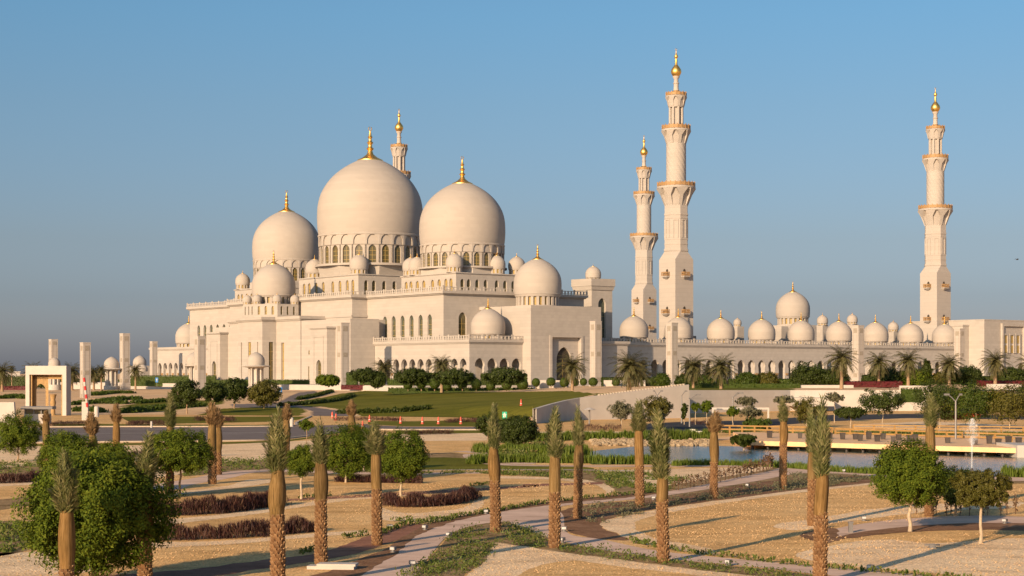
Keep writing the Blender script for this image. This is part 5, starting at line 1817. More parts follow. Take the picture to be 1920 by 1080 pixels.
# ------------------------------------------------------------------ walls
def wall_run(name, label, pts, tops, base, thick, mat, ledge=None):
    """free standing wall along plan points with its own height at each"""
    mb = MB()
    N = len(pts)
    F, Bk = [], []
    for i, p in enumerate(pts):
        a, b = Vector(pts[max(i - 1, 0)]), Vector(pts[min(i + 1, N - 1)])
        d = (b - a).normalized()
        n = Vector((d.y, -d.x)) * thick / 2
        F.append((p[0] + n.x, p[1] + n.y))
        Bk.append((p[0] - n.x, p[1] - n.y))
    vs = [(*p, base) for p in F] + [(*p, base) for p in Bk] + [(*p, z) for p, z in zip(F, tops)] + [(*p, z) for p, z in zip(Bk, tops)]
    fs = [f for i in range(N - 1) for f in ((i, i + 1, 2 * N + i + 1, 2 * N + i), (N + i + 1, N + i, 3 * N + i, 3 * N + i + 1), (2 * N + i, 2 * N + i + 1, 3 * N + i + 1, 3 * N + i))]
    fs += [(N, 0, 2 * N, 3 * N), (N - 1, 2 * N - 1, 4 * N - 1, 3 * N - 1)]
    mb.add(vs, fs)
    o = mb.build(name, M[mat])
    return tag(o, label, 'wall')
M['pebble'] = leaf_mat('pale_pebbles', [(.40, .24, .11), (.52, .33, .16), (.66, .45, .25)], transl=0, rough=.95)
M['tanstone'] = flat_mat('tan_carved_stone', (.36, .23, .10), .8, var=.2, scale=4)
wp = [dp(1002, 246), dp(1003, 243.8), dp(1030, 252), dp(1060, 260.5), dp(1085, 263.5), dp(1180, 269), dp(1290, 275.7)]
w1 = wall_run('retaining_wall', 'tall curved pale grey wall that rises to the right below the lawn', wp,
              [hy(766, 246), hy(766, 243.8), hy(758, 252), hy(750.5, 260.5), hy(746, 263.5), hy(734, 269), hy(721, 275.7)], -.2, .5, 'render')
mb = MB()
for k in range(30):                       # coping blocks along the rising top
    t = (k + .5) / 30
    u = lerp(1120, 1284, t)
    X, d = dp(u, lerp(265.6, 275.3, t))
    z = lerp(hy(742.2, 265.6), hy(721.8, 275.3), t)
    mb.box(X - .17, X + .17, d - .18, d + .3, z - .1, z + .22)
mb.build('coping', M['kerb'], w1)
w2 = wall_run('retaining_wall', 'long straight white wall with a ledge, right of the curved grey wall', [dp(1275, 308), dp(1292, 309.3), dp(1480, 327), (52.6, 327.2), dp(1745, 327.2)], [hy(731.5, 308), hy(731.5, 309.3), hy(731.5, 327), hy(731.5, 327), hy(731.5, 327)], -.2, .5, 'render')
mb = MB()
a, b = dp(1292, 309.0), dp(1480, 326.7)
mb.prism([(a[0], a[1] - .1), (b[0], b[1] - .1), b, a], hy(746, 317), hy(743.5, 317))
mb.build('ledge', M['render'], w2)
mb = MB()
mb.box(dp(1484, 322)[0], dp(1560, 322)[0], 320, 326.7, 1.0, hy(746, 322))
tag(mb.build('white_wall', M['render']), 'white lower wall piece behind the bare pale tree', 'wall')
a, b = dp(95, 560), dp(345, 560)
lw = wall_run('low_wall', 'long low white wall on the sandy slope at left', [a, ((a[0] + b[0]) / 2, 558), b], [hy(722, 560), hy(725, 560), hy(725.5, 560)], 1.0, .5, 'render')
for u0, u1, yt, yb, d, lab in ((1000, 1066, 713, 727, 466, 'cream planter wall under the round bushes before the porch'), (1132, 1210, 713, 722, 466, 'cream low wall right of the porch light tower'),
                               (1486, 1600, 722, 731, 400, 'tan low wall above the long straight white wall'), (1686, 1740, 723, 730, 330, 'tan coping above the upright hedge panel'),
                               (820, 1000, 726, 733, 475, 'cream low wall behind the clipped round bushes'), (1850, 1915, 720, 725, 380, 'white low wall by the red flower bed at right')):
    wall_run('planter_wall', lab, [dp(u0, d), dp((u0 + u1) / 2, d), dp(u1, d)], [hy(yt, d)] * 3, hy(yb + 6, d), .5, 'render')

# ------------------------------------------------------------------ white gate, guard hut, barrier at left
d = 292
s = d / FPX
Xc = (90 - 960) * s
g = thing('gate', 'square white gate with an arched tan lining, far left', 'gate', (Xc, d, 0), R(-8))
hw, ht = 40 * s, hy(686, d)
mb = MB()
for sx in (-1, 1):
    mb.box(min(sx * hw, sx * (hw - .68)), max(sx * hw, sx * (hw - .68)), -.9, 1.1, -.2, ht - 1.45)
mb.box(-hw, hw, -.9, 1.1, ht - 1.45, ht)
mb.build('portal', M['render'], g)
mb = MB()
iw = hw - .69
mb.wall((-iw, .5), (-iw * .05, .5), 0.0, ht - 1.48, [arch_poly(iw * .475, iw * .62, .05, ht * .50, 'pointed')], .35)
mb.wall((iw * .88, .5), (iw, .5), 0.0, ht - 1.48)
mb.box(-iw, iw, .5, .8, ht - 2.2, ht - 1.47)
for sx in (-1, 1):
    mb.box(min(sx * iw, sx * (iw - .3)), max(sx * iw, sx * (iw - .3)), -.55, -.2, 0, ht - 1.49)
mb.build('arch_lining', M['tanstone'], g)
mb = MB()
mb.lathe([(.55, 0), (.38, .2), (.34, 1.3), (.5, 2.1), (.36, 2.6), (.5, 3.2), (.6, 3.5)], 12, .55, .8)
mb.build('lantern_post', M['tanstone'], g, 40)

def kiosk(u, ydome, yroof, ybase, wroof, d, label):
    s = d / FPX
    X, _ = dp(u, d)
    zb = hy(ybase, d)
    zr = hy(yroof, d) - zb
    t = thing('kiosk', label, 'kiosk', (X, d, zb), 0, 'small domed kiosks around the mosque')
    rr = wroof * s / 2
    mb = MB()
    mb.lathe([(rr * .62, -1.5), (rr * .62, .12), (rr * .5, .13)], 20)
    mb.build('base', M['render'], t, 40)
    mb = MB()
    mb.lathe([(rr * .5, zr - .25), (rr * .92, zr + .05), (rr, zr + .15), (rr, zr + .35), (rr * .6, zr + .5)], 32)
    mb.build('roof', M['render'], t, 40)
    for i in range(8):
        a = 2 * pi * i / 8 + .2
        mb = MB()
        mb.lathe([(rr * .085, .1), (rr * .07, .4), (rr * .07, zr - .6), (rr * .11, zr - .2)], 10, rr * .45 * cos(a), rr * .45 * sin(a))
        mb.build('column', M['render'], t, 40)
    mb = MB()
    mb.lathe([(rr * .3, .1), (rr * .3, zr)], 12)
    mb.build('core', M['render'], t, 40)
    Rd = (hy(ydome, d) - hy(yroof, d) - .5) / 1.5
    mb = MB()
    mb.lathe([(r * Rd, zr + .45 + h * Rd) for r, h in DPS], 28)
    mb.build('dome', M['domestone'], t, 40)
kiosk(209, 669, 693, 724, 46, 540, 'round domed kiosk between two light towers at far left')
kiosk(480, 660, 688, 726, 54, 520, 'round domed kiosk in front of the mihrab bay')
kiosk(365, 660, 687, 722, 40, 560, 'domed kiosk half hidden by the light tower before the left gallery')
kiosk(102, 670, 690, 722, 42, 520, 'domed kiosk showing only its dome above the white gate')
# small far pavilion and domes at left horizon
t = thing('pavilion', 'far white pavilion with two domes left of the prayer hall', 'building', (*dp(262, 760), 2.0), TH)
mb = MB()
mb.box(-3.2, 3.2, -3.2, 3.2, -2, 8.3)
mb.box(-4.4, 0, -10.2, -5.8, -2, 5.8)
mb.build('wall', M['marble'], t)
for x, y, z, Rd in ((0, 0, 8.3, 2.9), (-2.2, -8, 5.8, 1.95)):
    mb = MB()
    mb.lathe([(r * Rd, z + h * Rd) for r, h in DPS], 32, x, y)
    mb.build('dome', M['domestone'], t, 40)
t = thing('house', 'tiny far white house on the horizon at the left edge', 'house', (*dp(20, 800), 0), .3)
mb = MB()
mb.box(-4, 4, -3, 3, 0, 7.5)
mb.build('wall', M['render'], t)
mb = MB()
mb.box(-1.2, 1.2, -3.05, -3, 2.5, 5)
mb.build('window', M['glass'], t)
mb = MB()
mb.box(-4.3, 4.3, -3.3, 3.3, 7.5, 7.9)
mb.build('roof', M['render'], t)

d = 245
s = d / FPX
t = thing('guard_hut', 'white guard hut with a flat grey roof before the gate', 'guard hut', ((70 - 960) * s, d, 0), R(6))
mb = MB()
mb.box(-1.6, 1.7, -1.2, 1.4, -.1, hy(776, d) )
mb.build('wall', M['render'], t)
mb = MB()
mb.box(-2.0, 2.3, -1.7, 1.9, hy(767, d), hy(762, d))
mb.build('roof', M['metal'], t)
for x in (-1.5, -.3, .7, 1.55):
    mb = MB()
    mb.box(x - .08, x + .08, -1.15, -1.0, hy(776, d), hy(767, d))
    mb.build('post', M['metal'], t)
mb = MB()
mb.box(-1.5, 1.6, -.95, 1.3, hy(776, d) + .0, hy(767, d) - .02)
mb.build('window', M['glass'], t)
mb = MB()
mb.add([((12 - 960) * s, 240, hy(753, d)), ((45 - 960) * s, 240, hy(753, d)), ((48 - 960) * s, 240, hy(796, d)), ((5 - 960) * s, 240, hy(796, d)),
        ((12 - 960) * s, 240.6, hy(753, d)), ((45 - 960) * s, 240.6, hy(753, d)), ((48 - 960) * s, 240.6, hy(796, d)), ((5 - 960) * s, 240.6, hy(796, d))],
       [(3, 2, 1, 0), (4, 5, 6, 7), (0, 1, 5, 4), (1, 2, 6, 5), (3, 0, 4, 7)])
tag(mb.build('screen_wall', M['render']), 'plain white screen wall left of the guard hut', 'wall')
d = 262
s = d / FPX
t = thing('barrier', 'red and white raised barrier arm beside a white post', 'road barrier', ((160 - 960) * s, d, 0))
mb = MB()
mb.box(-.45, .45, -.35, .35, 0, hy(753, d))
mb.build('cabinet', M['render'], t)
mb = MB()
for k in range(7):
    z0 = 2.0 + k * .62
    x0 = .15 + k * .04 if k < 4 else .25 - (k - 6) * .1
    mb.tube([(.42 - k * .07, -.5, z0), (.42 - (k + 1) * .07, -.5, z0 + .62)], .2, 8, k % 2)
mb.build('arm', [M['red'], M['render']], t, 50)
def post(u, yt, yb, w, label):
    X, d = gp(u, yb)
    s = d / FPX
    h = (yb - yt) * s
    mb = MB()
    mb.lathe([(w * s / 2 * 1.1, 0), (w * s / 2, .08), (w * s / 2, h * .9), (w * s / 2 * .8, h), (.01, h * 1.02)], 10)
    o = mb.build('post', M['render'], None, 40, (X, d, 0))
    tag(o, label, 'bollard')
post(181, 762, 782, 9, 'white post right of the red and white barrier')
post(284, 790, 802, 4, 'white post before the maroon hedge by the road')
post(547, 783, 800, 7, 'white post beside the brown palm at the road bend')

# ------------------------------------------------------------------ cones, signs, umbrella, lamps, frame, car
def cone_mesh():
    a, b = MB(), MB()
    a.lathe([(.24, 0), (.24, .05), (.18, .06), (.09, .95), (.03, 1.0)], 14)
    b.lathe([(.158, .30), (.128, .52)], 14, capb=False, capt=False)
    b.lathe([(.118, .66), (.10, .82)], 14, capb=False, capt=False)
    return a.mesh('cone', M['orange'], 40), b.mesh('white_band', M['paint'], 40)
ca, cb = cone_mesh()
for u, y, lab in ((623, 784, 'left one of two orange cones close together at the road mouth'), (630, 788, 'right one of two orange cones close together at the road mouth'),
                  (680, 804, 'orange cone on the road just above the darker round tree'), (693, 791, 'orange cone right of the short brown topped palm'), (751, 794, 'orange cone at the right end of the dark hedges by the lawn'),
                  (792, 795, 'orange cone alone at the lawn edge'), (822, 795, 'pale orange barrier cone between two bright cones'), (864, 795, 'orange cone before the dull hedge near the green sign'),
                  (977, 783, 'orange cone at the end of the curved wall')):
    X, d = gp(u, y)
    k = 1.0
    t = thing('traffic_cone', lab, 'traffic cone', (X, d, eh(X, d)), 0, 'orange cones along the road edge', (k, k, k))
    link('cone', ca, t)
    link('white_band', cb, t)
def sign(u, yt, ybo, w, yb, d, mat, label, shape='box'):
    s = d / FPX
    X, _ = dp(u, d)
    zb = hy(yb, d)
    t = thing('road_sign', label, 'sign', (X, d, zb), R(5))
    z0, z1 = hy(ybo, d) - zb, hy(yt, d) - zb
    mb = MB()
    mb.tube([(0, 0, -.3), (0, 0, z1 - .02)], .05, 8)
    mb.build('pole', M['metal'], t)
    mb = MB()
    h = w * s / 2
    mb.box(-h, h, -.12, -.06, z0, z1)
    mb.build('sign_panel', M[mat], t)
    mb = MB()
    if mat == 'green':                    # white running figure mark
        zc, k = (z0 + z1) / 2, (z1 - z0)
        mb.lathe([(.02, 0), (k * .07, .001)], 10) if False else None
        for x0, x1, a, b in ((-.06, .06, .28, .38), (-.1, .08, .02, .26), (-.22, -.08, .12, .2), (.06, .2, .1, .18), (-.14, -.04, -.25, .02), (.02, .14, -.25, .04)):
            mb.box(x0 * k * 1.2, x1 * k * 1.2, -.135, -.125, zc + a * k, zc + b * k)
    else:
        zc, k = (z0 + z1) / 2, (z1 - z0)
        mb.box(-.05 * k, .05 * k, -.135, -.125, zc - .3 * k, zc + .12 * k)
        mb.add([(-.16 * k, -.13, zc + .1 * k), (.16 * k, -.13, zc + .1 * k), (0, -.13, zc + .34 * k)], [(0, 1, 2)])
    mb.build('sign_mark', M['paint'], t)
sign(946, 772, 786, 9, 800, 262, 'green', 'bright green sign above the spreading dark tree')
sign(526, 726, 737, 6, 748, 400, 'blue', 'blue road sign beside the brownish olive tree')
sign(294, 708, 717, 5, 724, 540, 'blue', 'small blue sign before the long dark hedge at left')

d = 240
X, _ = dp(1105, d)
s = d / FPX
t = thing('parasol', 'white parasol in front of the curved grey wall', 'parasol', (X, d, 0))
mb = MB()
mb.tube([(0, 0, -.1), (0, 0, hy(766, d))], .12, 8)
mb.build('pole', M['metal'], t)
mb = MB()
zt = hy(766, d)
mb.lathe([(.8, zt - .2), (.84, zt - .18), (.84, zt - .1), (.0, zt + .1)][:1] + [(.86, zt - .16), (.4, zt + .0), (.05, zt + .12)], 12)
mb.build('canopy', M['render'], t)

def lamp(u, yt, yb, d, arms, label):
    s = d / FPX
    X, _ = dp(u, d)
    zb = hy(yb, d)
    h = hy(yt, d) - zb
    t = thing('street_lamp', label, 'street lamp', (X, d, zb))
    mb = MB()
    mb.tube([(0, 0, -.3), (0, 0, h * .2), (0, 0, h)], [.14, .11, .08], 8)
    mb.build('pole', M['metal'], t, 40)
    for sx, L in arms:
        mb = MB()
        mb.tube([(0, 0, h - .1), (sx * L * .4, 0, h + .35), (sx * L * .6, 0, h + .5)], .05, 6)
        mb.build('arm', M['metal'], t, 40)
        mb = MB()
        x0, x1 = sorted((sx * L * .55, sx * L))
        mb.prism([(x0, -.16), (x1, -.12), (x1, .12), (x0, .16)], h + .48, h + .66)
        mb.build('lamp_head', M['metal'], t)
lamp(1293, 748, 810, 230, [(1, 1.5)], 'grey street lamp on the road before the corner of the curved wall')
lamp(1278, 741, 797, 246, [(1, .8)], 'street lamp against the end of the curved grey wall')
lamp(1374, 744, 795, 262, [(1, 1.1), (1, 1.6)], 'street lamp before the straight white wall, between small trees')
lamp(1792, 751, 838, 166, [(-1, 1.1), (1, .6)], 'twin armed grey street lamp at right beside the fountain')
lamp(1232, 741, 800, 236, [(1, .8), (-1, .5)], 'street lamp behind the taller thin olive tree')
d = 236
t = thing('frame', 'white goal like height frame by the road beyond the pond', 'height frame', (*dp(1390, d), 0))
xa, xb = dp(1335, d)[0] - dp(1390, d)[0], dp(1442, d)[0] - dp(1390, d)[0]
zt = hy(764, d)
mb = MB()
mb.box(xa, xb, -.12, .12, zt - .28, zt)
mb.build('crossbar', M['render'], t)
for x in (xa + .12, xb - .12):
    mb = MB()
    mb.box(x - .12, x + .12, -.12, .12, -.1, zt - .28)
    mb.build('post', M['render'], t)
X, d = gp(1298, 813)
mb = MB()
mb.prism([(-.8, -.3), (.8, -.3), (.8, .3), (-.8, .3)], 0, .3, 0, [(-.72, -.22), (.72, -.22), (.72, .22), (-.72, .22)])
mb.prism([(-.68, -.2), (-.1, -.2), (-.1, .2), (-.68, .2)], .3, .52)
tag(mb.build('concrete_block', M['paint'], None, None, (X + .4, d, 0), R(4)), 'low white concrete block at the foot of a street lamp by the dark road', 'concrete block')

# ------------------------------------------------------------------ pond bank, deck with rail, fountain
r = random.Random(5)
mb = MB()
for k in range(420):
    u = r.uniform(1105, 1335)
    X, d = gp(u, r.uniform(825, 837))
    s = r.uniform(.14, .34)
    vs = []
    q = MB()
    n = 7
    q.lathe([(s * .7, -.1), (s * r.uniform(.9, 1.1), s * .3), (s * .6, s * .8), (s * .1, s * .95)], n, X, d, r.random())
    q.v = [(x + r.gauss(0, s * .12), y + r.gauss(0, s * .12), z + r.gauss(0, s * .08)) for x, y, z in q.v]
    mb.add(q.v, q.f)
stuff(mb.build('bank_rocks', M['rock']), 'tan boulders piled along the far bank of the pond', 'rocks')
mb = MB()
A0, A1 = gp(1405, 842), gp(1910, 858)
zd = .78
B0, B1 = (A0[0] + 1.5, A0[1] + 24), (A1[0] + 5, A1[1] + 25)
dk = thing('deck', 'long pale boardwalk deck over the far side of the pond', 'deck', (A0[0], A0[1], 0))
rel = lambda p: (p[0] - A0[0], p[1] - A0[1])
mb.prism([rel(A0), rel(A1), rel(B1), rel(B0)], zd - .42, zd)
mb.build('floor', M['deck'], dk)
for k in range(16):
    t = (k + .3) / 16
    x, y = lerp(A0[0], A1[0], t), lerp(A0[1], A1[1], t) + .9
    mb = MB()
    mb.tube([(x - A0[0], y - A0[1], -.4), (x - A0[0], y - A0[1], zd - .43)], .13, 8)
    mb.build('support_post', M['black'], dk)
mb = MB()
mb.box(A1[0] - A0[0] - .2, A1[0] - A0[0] + 9, A1[1] - A0[1] - .3, A1[1] - A0[1] + 6, -.3, zd + .25)
mb.build('end_wall', M['render'], dk)
struct(patch('shore', [(1330, 824), (1420, 827), (1960, 836), (1960, 810), (1700, 806), (1420, 812)], 'deck', 1.4, False)[0])
def rail(u0, y0, u1, y1, n, label, hgt=1.15, zb=0.0):
    a, b = gp(u0, y0, zb), gp(u1, y1, zb)
    t = thing('railing', label, 'railing', (*a, zb), 0, 'yellow wooden railings round the deck')
    ra = lambda k: (lerp(a[0], b[0], k) - a[0], lerp(a[1], b[1], k) - a[1])
    for i in range(n + 1):
        x, y = ra(i / n)
        mb = MB()
        mb.box(x - .09, x + .09, y - .09, y + .09, -.1, hgt)
        mb.build('post', M['wood'], t)
    for z in (hgt - .12, hgt * .55):
        mb = MB()
        x, y = ra(1)
        mb.add([(0, -.12, z), (x, y - .12, z), (x, y - .12, z + .15), (0, -.12, z + .15), (0, .0, z), (x, y, z), (x, y, z + .15), (0, 0, z + .15)],
               [(0, 1, 2, 3), (7, 6, 5, 4), (3, 2, 6, 7), (0, 4, 5, 1)])
        mb.build('rail', M['wood'], t)
rail(1345, 816, 1560, 821, 9, 'yellow wooden railing, left stretch behind the deck')
rail(1566, 824, 1740, 830, 6, 'yellow wooden railing, middle stretch behind the deck', 1.15, .2)
rail(1746, 831, 1960, 838, 7, 'yellow wooden railing, right stretch behind the deck', 1.15, .2)
rail(1600, 812, 1960, 817, 9, 'second yellow railing farther back at right', 1.0)
r = random.Random(2)
PB = [(1443, 821), (1500, 822), (1545, 822), (1556, 823), (1580, 824), (1604, 824), (1613, 827), (1629, 824), (1645, 828), (1656, 824), (1675, 829), (1685, 826), (1705, 830), (1716, 827), (1777, 831), (1828, 834), (1855, 832), (1872, 834), (1891, 832), (1910, 835)]
pm = MB()
pm.prism([(-.3, -.3), (.3, -.3), (.3, .3), (-.3, .3)], 0, .68, 0, [(-.36, -.36), (.36, -.36), (.36, .36), (-.36, .36)])
pm.prism([(-.4, -.4), (.4, -.4), (.4, .4), (-.4, .4)], .68, .74)
pm = pm.mesh('box', M['black'])
ord_ = ['first', 'second', 'third', 'fourth', 'fifth', 'sixth', 'seventh', 'eighth', 'ninth', 'tenth', 'eleventh', 'twelfth', 'thirteenth', 'fourteenth', 'fifteenth', 'sixteenth', 'seventeenth', 'eighteenth', 'nineteenth', 'twentieth']
for i, (u, y) in enumerate(PB):
    X, d = gp(u, y, zd)
    o = link('planter_box', pm, None, (X, d, zd), r.uniform(-.2, .2), (.62, .62, r.uniform(.7, .95)))
    tag(o, ord_[i] + ' from left of the dark box planters standing on the pale deck', 'planter', 'dark planters on the deck')
X, d = gp(1822, 884)
f = thing('fountain', 'white water jet fountain in the pond at right', 'fountain', (X, d, .02))
mb = MB()
mb.lathe([(.14, -.1), (.1, .15), (.05, .22)], 10)
mb.build('nozzle', M['black'], f)
s = d / FPX
mb = MB()
zt = hy(786, d)
mb.tube([(0, 0, .1), (0.01, 0, 1.2), (.02, 0, 2.4)], [.05, .07, .11], 8)
r = random.Random(3)
for k in range(2600):
    t = r.random()
    z = lerp(1.9, zt, 1 - t ** 1.3)
    w = .08 + .5 * min(1, (zt - z) / .9) ** .8
    if z < 2.5: w *= max(.1, (z - 1.8) / .7)
    c = Vector((r.gauss(0, w * .5) + .05, r.gauss(0, w * .5), z))
    leaf(mb, c, Vector((r.gauss(0, .2), 0, 1)).normalized(), rvec(r), r.uniform(.03, .09), .012)
for k in range(500):
    a, q = r.uniform(0, 6.28), r.random()
    c = Vector((cos(a) * q * .9 + q * .4, sin(a) * q * .9, max(.05, 2.2 * (1 - q * q) * r.random())))
    leaf(mb, c, Vector((0, 0, 1)), rvec(r), .03, .012)
mb.build('water_jet', M['spray'], f)

# ------------------------------------------------------------------ small garden things
sp = MB()
sp.lathe([(.16, 0), (.16, .04), (.10, .05), (.10, .12)], 12)
sp.box(-.15, .15, -.13, .13, .12, .30)
sp = sp.mesh('housing', M['metal'], 40)
sg = MB()
sg.box(-.12, .12, -.14, -.131, .15, .27)
sg = sg.mesh('lens', M['lens'])
SP = [(737, 1036, 'garden spotlight in the brown strip at the first bend of the path'), (797, 994, 'garden spotlight at the upper bend of the path near two tufts'), (773, 1063, 'bluish garden spotlight at the right edge of the path, lowest of all'),
      (842, 1008, 'garden spotlight at the edge of the weedy bed'), (911, 964, 'garden spotlight on the far path edge left of a palm'), (1058, 997, 'garden spotlight in the brown soil right of the forked path'),
      (1054, 1018, 'garden spotlight at the foot of the palm by the fork'), (1225, 938, 'garden spotlight between two palms on the far path edge'), (1366, 1061, 'garden spotlight beside the lower path at centre right'),
      (1620, 977, 'garden spotlight on the upper edge of the right hand path'), (1884, 982, 'garden spotlight at right beyond the olive tree'), (1402, 914, 'garden spotlight in the planting left of the thinner palm'),
      (1582, 886, 'garden spotlight by the reeds of the pond'), (731, 993, 'pale garden spotlight on the red mulch'), (1632, 1071, 'garden spotlight at the lower edge of the big gravel island')]
for u, y, lab in SP:
    X, d = gp(u, y)
    t = thing('garden_spotlight', lab, 'spotlight', (X, d, .015), rnd.uniform(-.8, .8), 'small spotlights beside the paths')
    t.scale = (.72, .72, .72)
    link('housing', sp, t)
    link('lens', sg, t)
mb = MB()
X, d = gp(612, 1067)
mb.box(-.85, .85, -.3, .3, 0, .12)
mb.box(-.5, .9, -.28, .34, .12, .2)
o = mb.build('stone_slab', M['render'], None, None, (X + .2, d, .01), R(-6))
tag(o, 'white stone slabs lying at the foot of a tied palm', 'slab')
mb = MB()
mb.box(-.12, .12, -.1, .1, 0, .16)
X, d = gp(1748, 1028)
mb.box(-.3, .3, -.06, .06, .1, .15)
tag(mb.build('box', M['metal'], None, None, (X, d, .01)), 'small grey box lying on the gravel beside a tree shadow', 'box')

# dry saplings along the path
def sapling_mesh(seed):
    r = random.Random(seed)
    mb = MB()
    h = .62
    mb.tube([(0, 0, -.05), (r.gauss(0, .03), 0, h * .5), (r.gauss(0, .05), r.gauss(0, .05), h)], [.03, .022, .008], 5)
    for k in range(26):
        z = h * r.uniform(.3, 1.0)
        d = (rvec(r) + Vector((0, 0, .5))).normalized()
        leaf(mb, Vector((0, 0, z)) + d * .1, d, rvec(r), .085, .035)
    return mb.mesh('sapling', M['dry'])
sm = [sapling_mesh(k) for k in range(4)]
pts = spline([(1262, 921), (1300, 913), (1340, 905), (1385, 897), (1420, 888), (1448, 878)], False, 6)
r = random.Random(4)
for k in range(30):
    i = k / 29 * (len(pts) - 1)
    a, b = pts[int(i)], pts[min(int(i) + 1, len(pts) - 1)]
    u, y = lerp(a[0], b[0], i % 1), lerp(a[1], b[1], i % 1)
    X, d = gp(u, y + r.uniform(-2, 1))
    s = r.uniform(.8, 1.15) * (1 + k / 60)
    o = link('dry_sapling', sm[k % 4], None, (X, d, .01), r.uniform(0, 6), (s, s, s))
    tag(o, 'small dry brown sapling in the curving row along the path before the pond', 'sapling', 'dry saplings in a row by the path')
for k in range(13):
    u = lerp(1718, 1925, k / 12) + r.uniform(-5, 5)
    X, d = gp(u, r.uniform(964, 971))
    s = r.uniform(1.0, 1.5)
    o = link('dry_sapling', sm[(k + 1) % 4], None, (X, d, .01), r.uniform(0, 6), (s * .7, s * .7, s))
    tag(o, 'small dark sapling in the row behind the path at the right edge', 'sapling', 'dark saplings at right behind the path')
X, d = gp(1595, 999)
mb = MB()
mb.box(-.09, .09, -.09, .09, 0, .42)
mb.box(-.11, .11, -.11, .11, .42, .48)
tag(mb.build('bollard', M['metal'], None, None, (X, d, .01)), 'short dark bollard on the verge of the right hand path', 'bollard')

# red and white tent beside the road at right
d = 226
t = thing('tent', 'red and grey striped vendor tent under the trees at right', 'tent', (*dp(1822, d), hy(781, d)))
mb = MB()
mb.prism([(-2.1, -1.2), (2.1, -1.2), (2.1, 1.2), (-2.1, 1.2)], .5, 1.5, 0, [(-.8, -.4), (.8, -.4), (.8, .4), (-.8, .4)])
mb.build('roof', M['metal'], t)
mb = MB()
mb.box(-.9, .9, -1.0, 1.0, -.1, .5)
mb.box(-.6, .6, -1.05, -.4, .5, .95)
mb.build('counter', M['orange'], t)
mb = MB()
a, b = dp(1766, 228), dp(1806, 228)
o = leafy_box('flower_bed', 'crimson flower bed left of the vendor tent under the trees', 'flower bed', a, b, 1.5, hy(781, 228), .75, 'redflower', 20, .14)

# two people far off before the arcade
def person(u, yfoot, d, shirt, legs, label):
    X, _ = dp(u, d)
    zb = hy(yfoot, d)
    J = [((0, 0, .95), .15, -1), ((0, 0, 1.2), .16, 0), ((0, 0, 1.42), .15, 1), ((0, 0, 1.52), .06, 2), ((0, -.01, 1.60), .095, 3), ((0, -.01, 1.70), .085, 4),
         ((.19, 0, 1.42), .06, 2), ((.25, 0, 1.15), .048, 6), ((.25, -.06, .88), .035, 7), ((.25, -.08, .78), .03, 8),
         ((-.19, 0, 1.42), .06, 2), ((-.25, 0, 1.15), .048, 10), ((-.25, -.04, .88), .035, 11), ((-.25, -.05, .78), .03, 12),
         ((.1, 0, .9), .10, 0), ((.11, -.03, .5), .07, 14), ((.11, .02, .07), .05, 15), ((.11, -.14, .03), .035, 16),
         ((-.1, 0, .9), .10, 0), ((-.11, .05, .5), .07, 18), ((-.11, .12, .07), .05, 19), ((-.11, -.02, .03), .035, 20)]
    me = bpy.data.meshes.new('person')
    me.from_pydata([j[0] for j in J], [(i, j[2]) for i, j in enumerate(J) if j[2] >= 0], [])
    o = link('person', me, None, (X, d, zb), .6)
    sk = o.modifiers.new('skin', 'SKIN')
    for i, j in enumerate(J):
        me.skin_vertices[0].data[i].radius = (j[1], j[1])
        me.skin_vertices[0].data[i].use_root = (i == 0)
    ss = o.modifiers.new('sub', 'SUBSURF')
    ss.levels = ss.render_levels = 1
    me.materials.append(M['skin'])
    tag(o, label, 'person')
    mb = MB()
    mb.lathe([(.2, .92), (.19, 1.1), (.21, 1.3), (.2, 1.42), (.09, 1.5)], 14)
    mb.build('shirt', M[shirt], o, 60)
    for s, y in ((.1, 0), (-.1, .06)):
        mb = MB()
        mb.tube([(s, y * .2, .95), (s * 1.1, y * .5, .5), (s * 1.1, y + .02, .1)], [.125, .095, .085], 10)
        mb.build('trouser_leg', M[legs], o, 60)
    mb = MB()
    mb.lathe([(.105, 1.66), (.108, 1.72), (.08, 1.79), (.02, 1.815)], 12)
    mb.build('hair', M['black'], o, 60)
M['skin'] = flat_mat('skin', (.42, .26, .17), .6)
M['shirt_pale'] = flat_mat('pale_shirt', (.55, .6, .7), .8)
M['cloth_navy'] = flat_mat('navy_cloth', (.05, .06, .14), .8)
person(1364, 720, 430, 'shirt_pale', 'cloth_navy', 'person in a pale blue shirt and dark trousers walking before the arches')
person(1342, 720, 430, 'cloth_navy', 'cloth_navy', 'person in dark clothes standing before the arches left of the other')

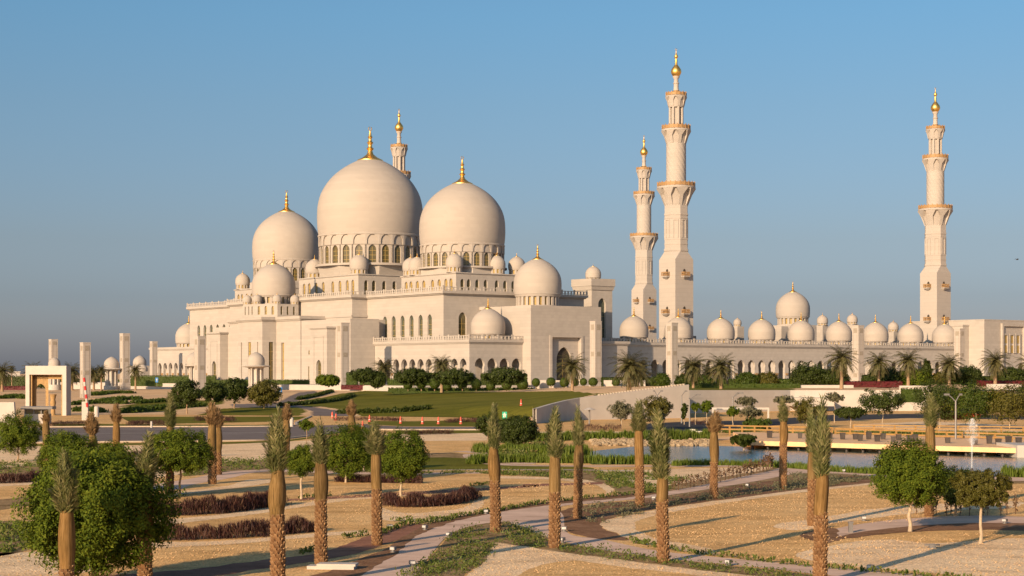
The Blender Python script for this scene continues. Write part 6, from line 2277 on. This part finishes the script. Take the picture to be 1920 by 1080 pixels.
# bird in the sky
d = 150
mb = MB()
mb.tube([(-.22, 0, 0), (-.1, 0, .02), (.1, 0, .03), (.24, 0, .05), (.3, 0, .05)], [.02, .06, .07, .045, .01], 7)
for sy in (-1, 1):
    mb.add([(.1, sy * .04, .05), (-.08, sy * .04, .05), (-.16, sy * .28, .16), (.05, sy * .32, .18), (-.2, sy * .6, .08)], [(0, 1, 2, 3), (3, 2, 4)])
mb.add([(-.2, -.02, 0), (-.2, .02, 0), (-.36, .07, .01), (-.36, -.07, .01)], [(0, 1, 2, 3)])
o = mb.build('bird', M['black'], None, None, (*dp(1907, d), hy(487, d)), R(20), (.55, .55, .55))
tag(o, 'dark bird flying alone in the sky at right', 'bird')

# loose pebbles lying on the nearest gravel
r = random.Random(21)
keep = [[gp(u, y) for u, y in px] for px in (
    [(1150, 972), (1310, 945), (1640, 908), (1960, 914), (1960, 964), (1600, 984), (1500, 1000), (1640, 1008), (1850, 998), (1960, 1000), (1960, 1095), (1760, 1078), (1400, 1046), (1180, 1006)],
    [(862, 1088), (900, 1062), (930, 1020), (1000, 1030), (1300, 1070), (1500, 1094)],
    [(300, 1020), (600, 1006), (690, 996), (600, 1030), (330, 1066), (180, 1078), (200, 1040)],
    [(720, 975), (900, 955), (1120, 925), (1110, 905), (900, 905), (560, 912), (520, 960), (600, 990)],
    [(-40, 1048), (60, 1037), (160, 1044), (190, 1060), (100, 1084), (-40, 1090)])]
cent = [(r.gauss(0, 1), r.gauss(0, 1), r.gauss(0, 1)) for i in range(1)]
mb = MB()
for poly in keep:
    x0, x1 = min(p[0] for p in poly), max(p[0] for p in poly)
    y0, y1 = min(p[1] for p in poly), max(p[1] for p in poly)
    n = int((x1 - x0) * (y1 - y0) * 11)
    for k in range(n):
        p = (r.uniform(x0, x1), r.uniform(y0, y1))
        if not inside(p, poly) or mnoise(Vector((p[0] * .25, p[1] * .25, 4))) < r.uniform(-.6, .3):
            continue
        s = r.uniform(.018, .042)
        a = r.uniform(0, 6.28)
        ring = [(p[0] + s * r.uniform(.7, 1.2) * cos(a + i * pi / 2), p[1] + s * r.uniform(.7, 1.2) * sin(a + i * pi / 2), .012) for i in range(4)]
        top = (p[0] + r.gauss(0, s * .2), p[1] + r.gauss(0, s * .2), .015 + s * r.uniform(.7, 1.1))
        mb.add(ring + [top], [(0, 1, 4), (1, 2, 4), (2, 3, 4), (3, 0, 4)])
stuff(mb.build('pebbles', M['pebble']), 'loose pale pebbles scattered over the gravel beds', 'pebbles')
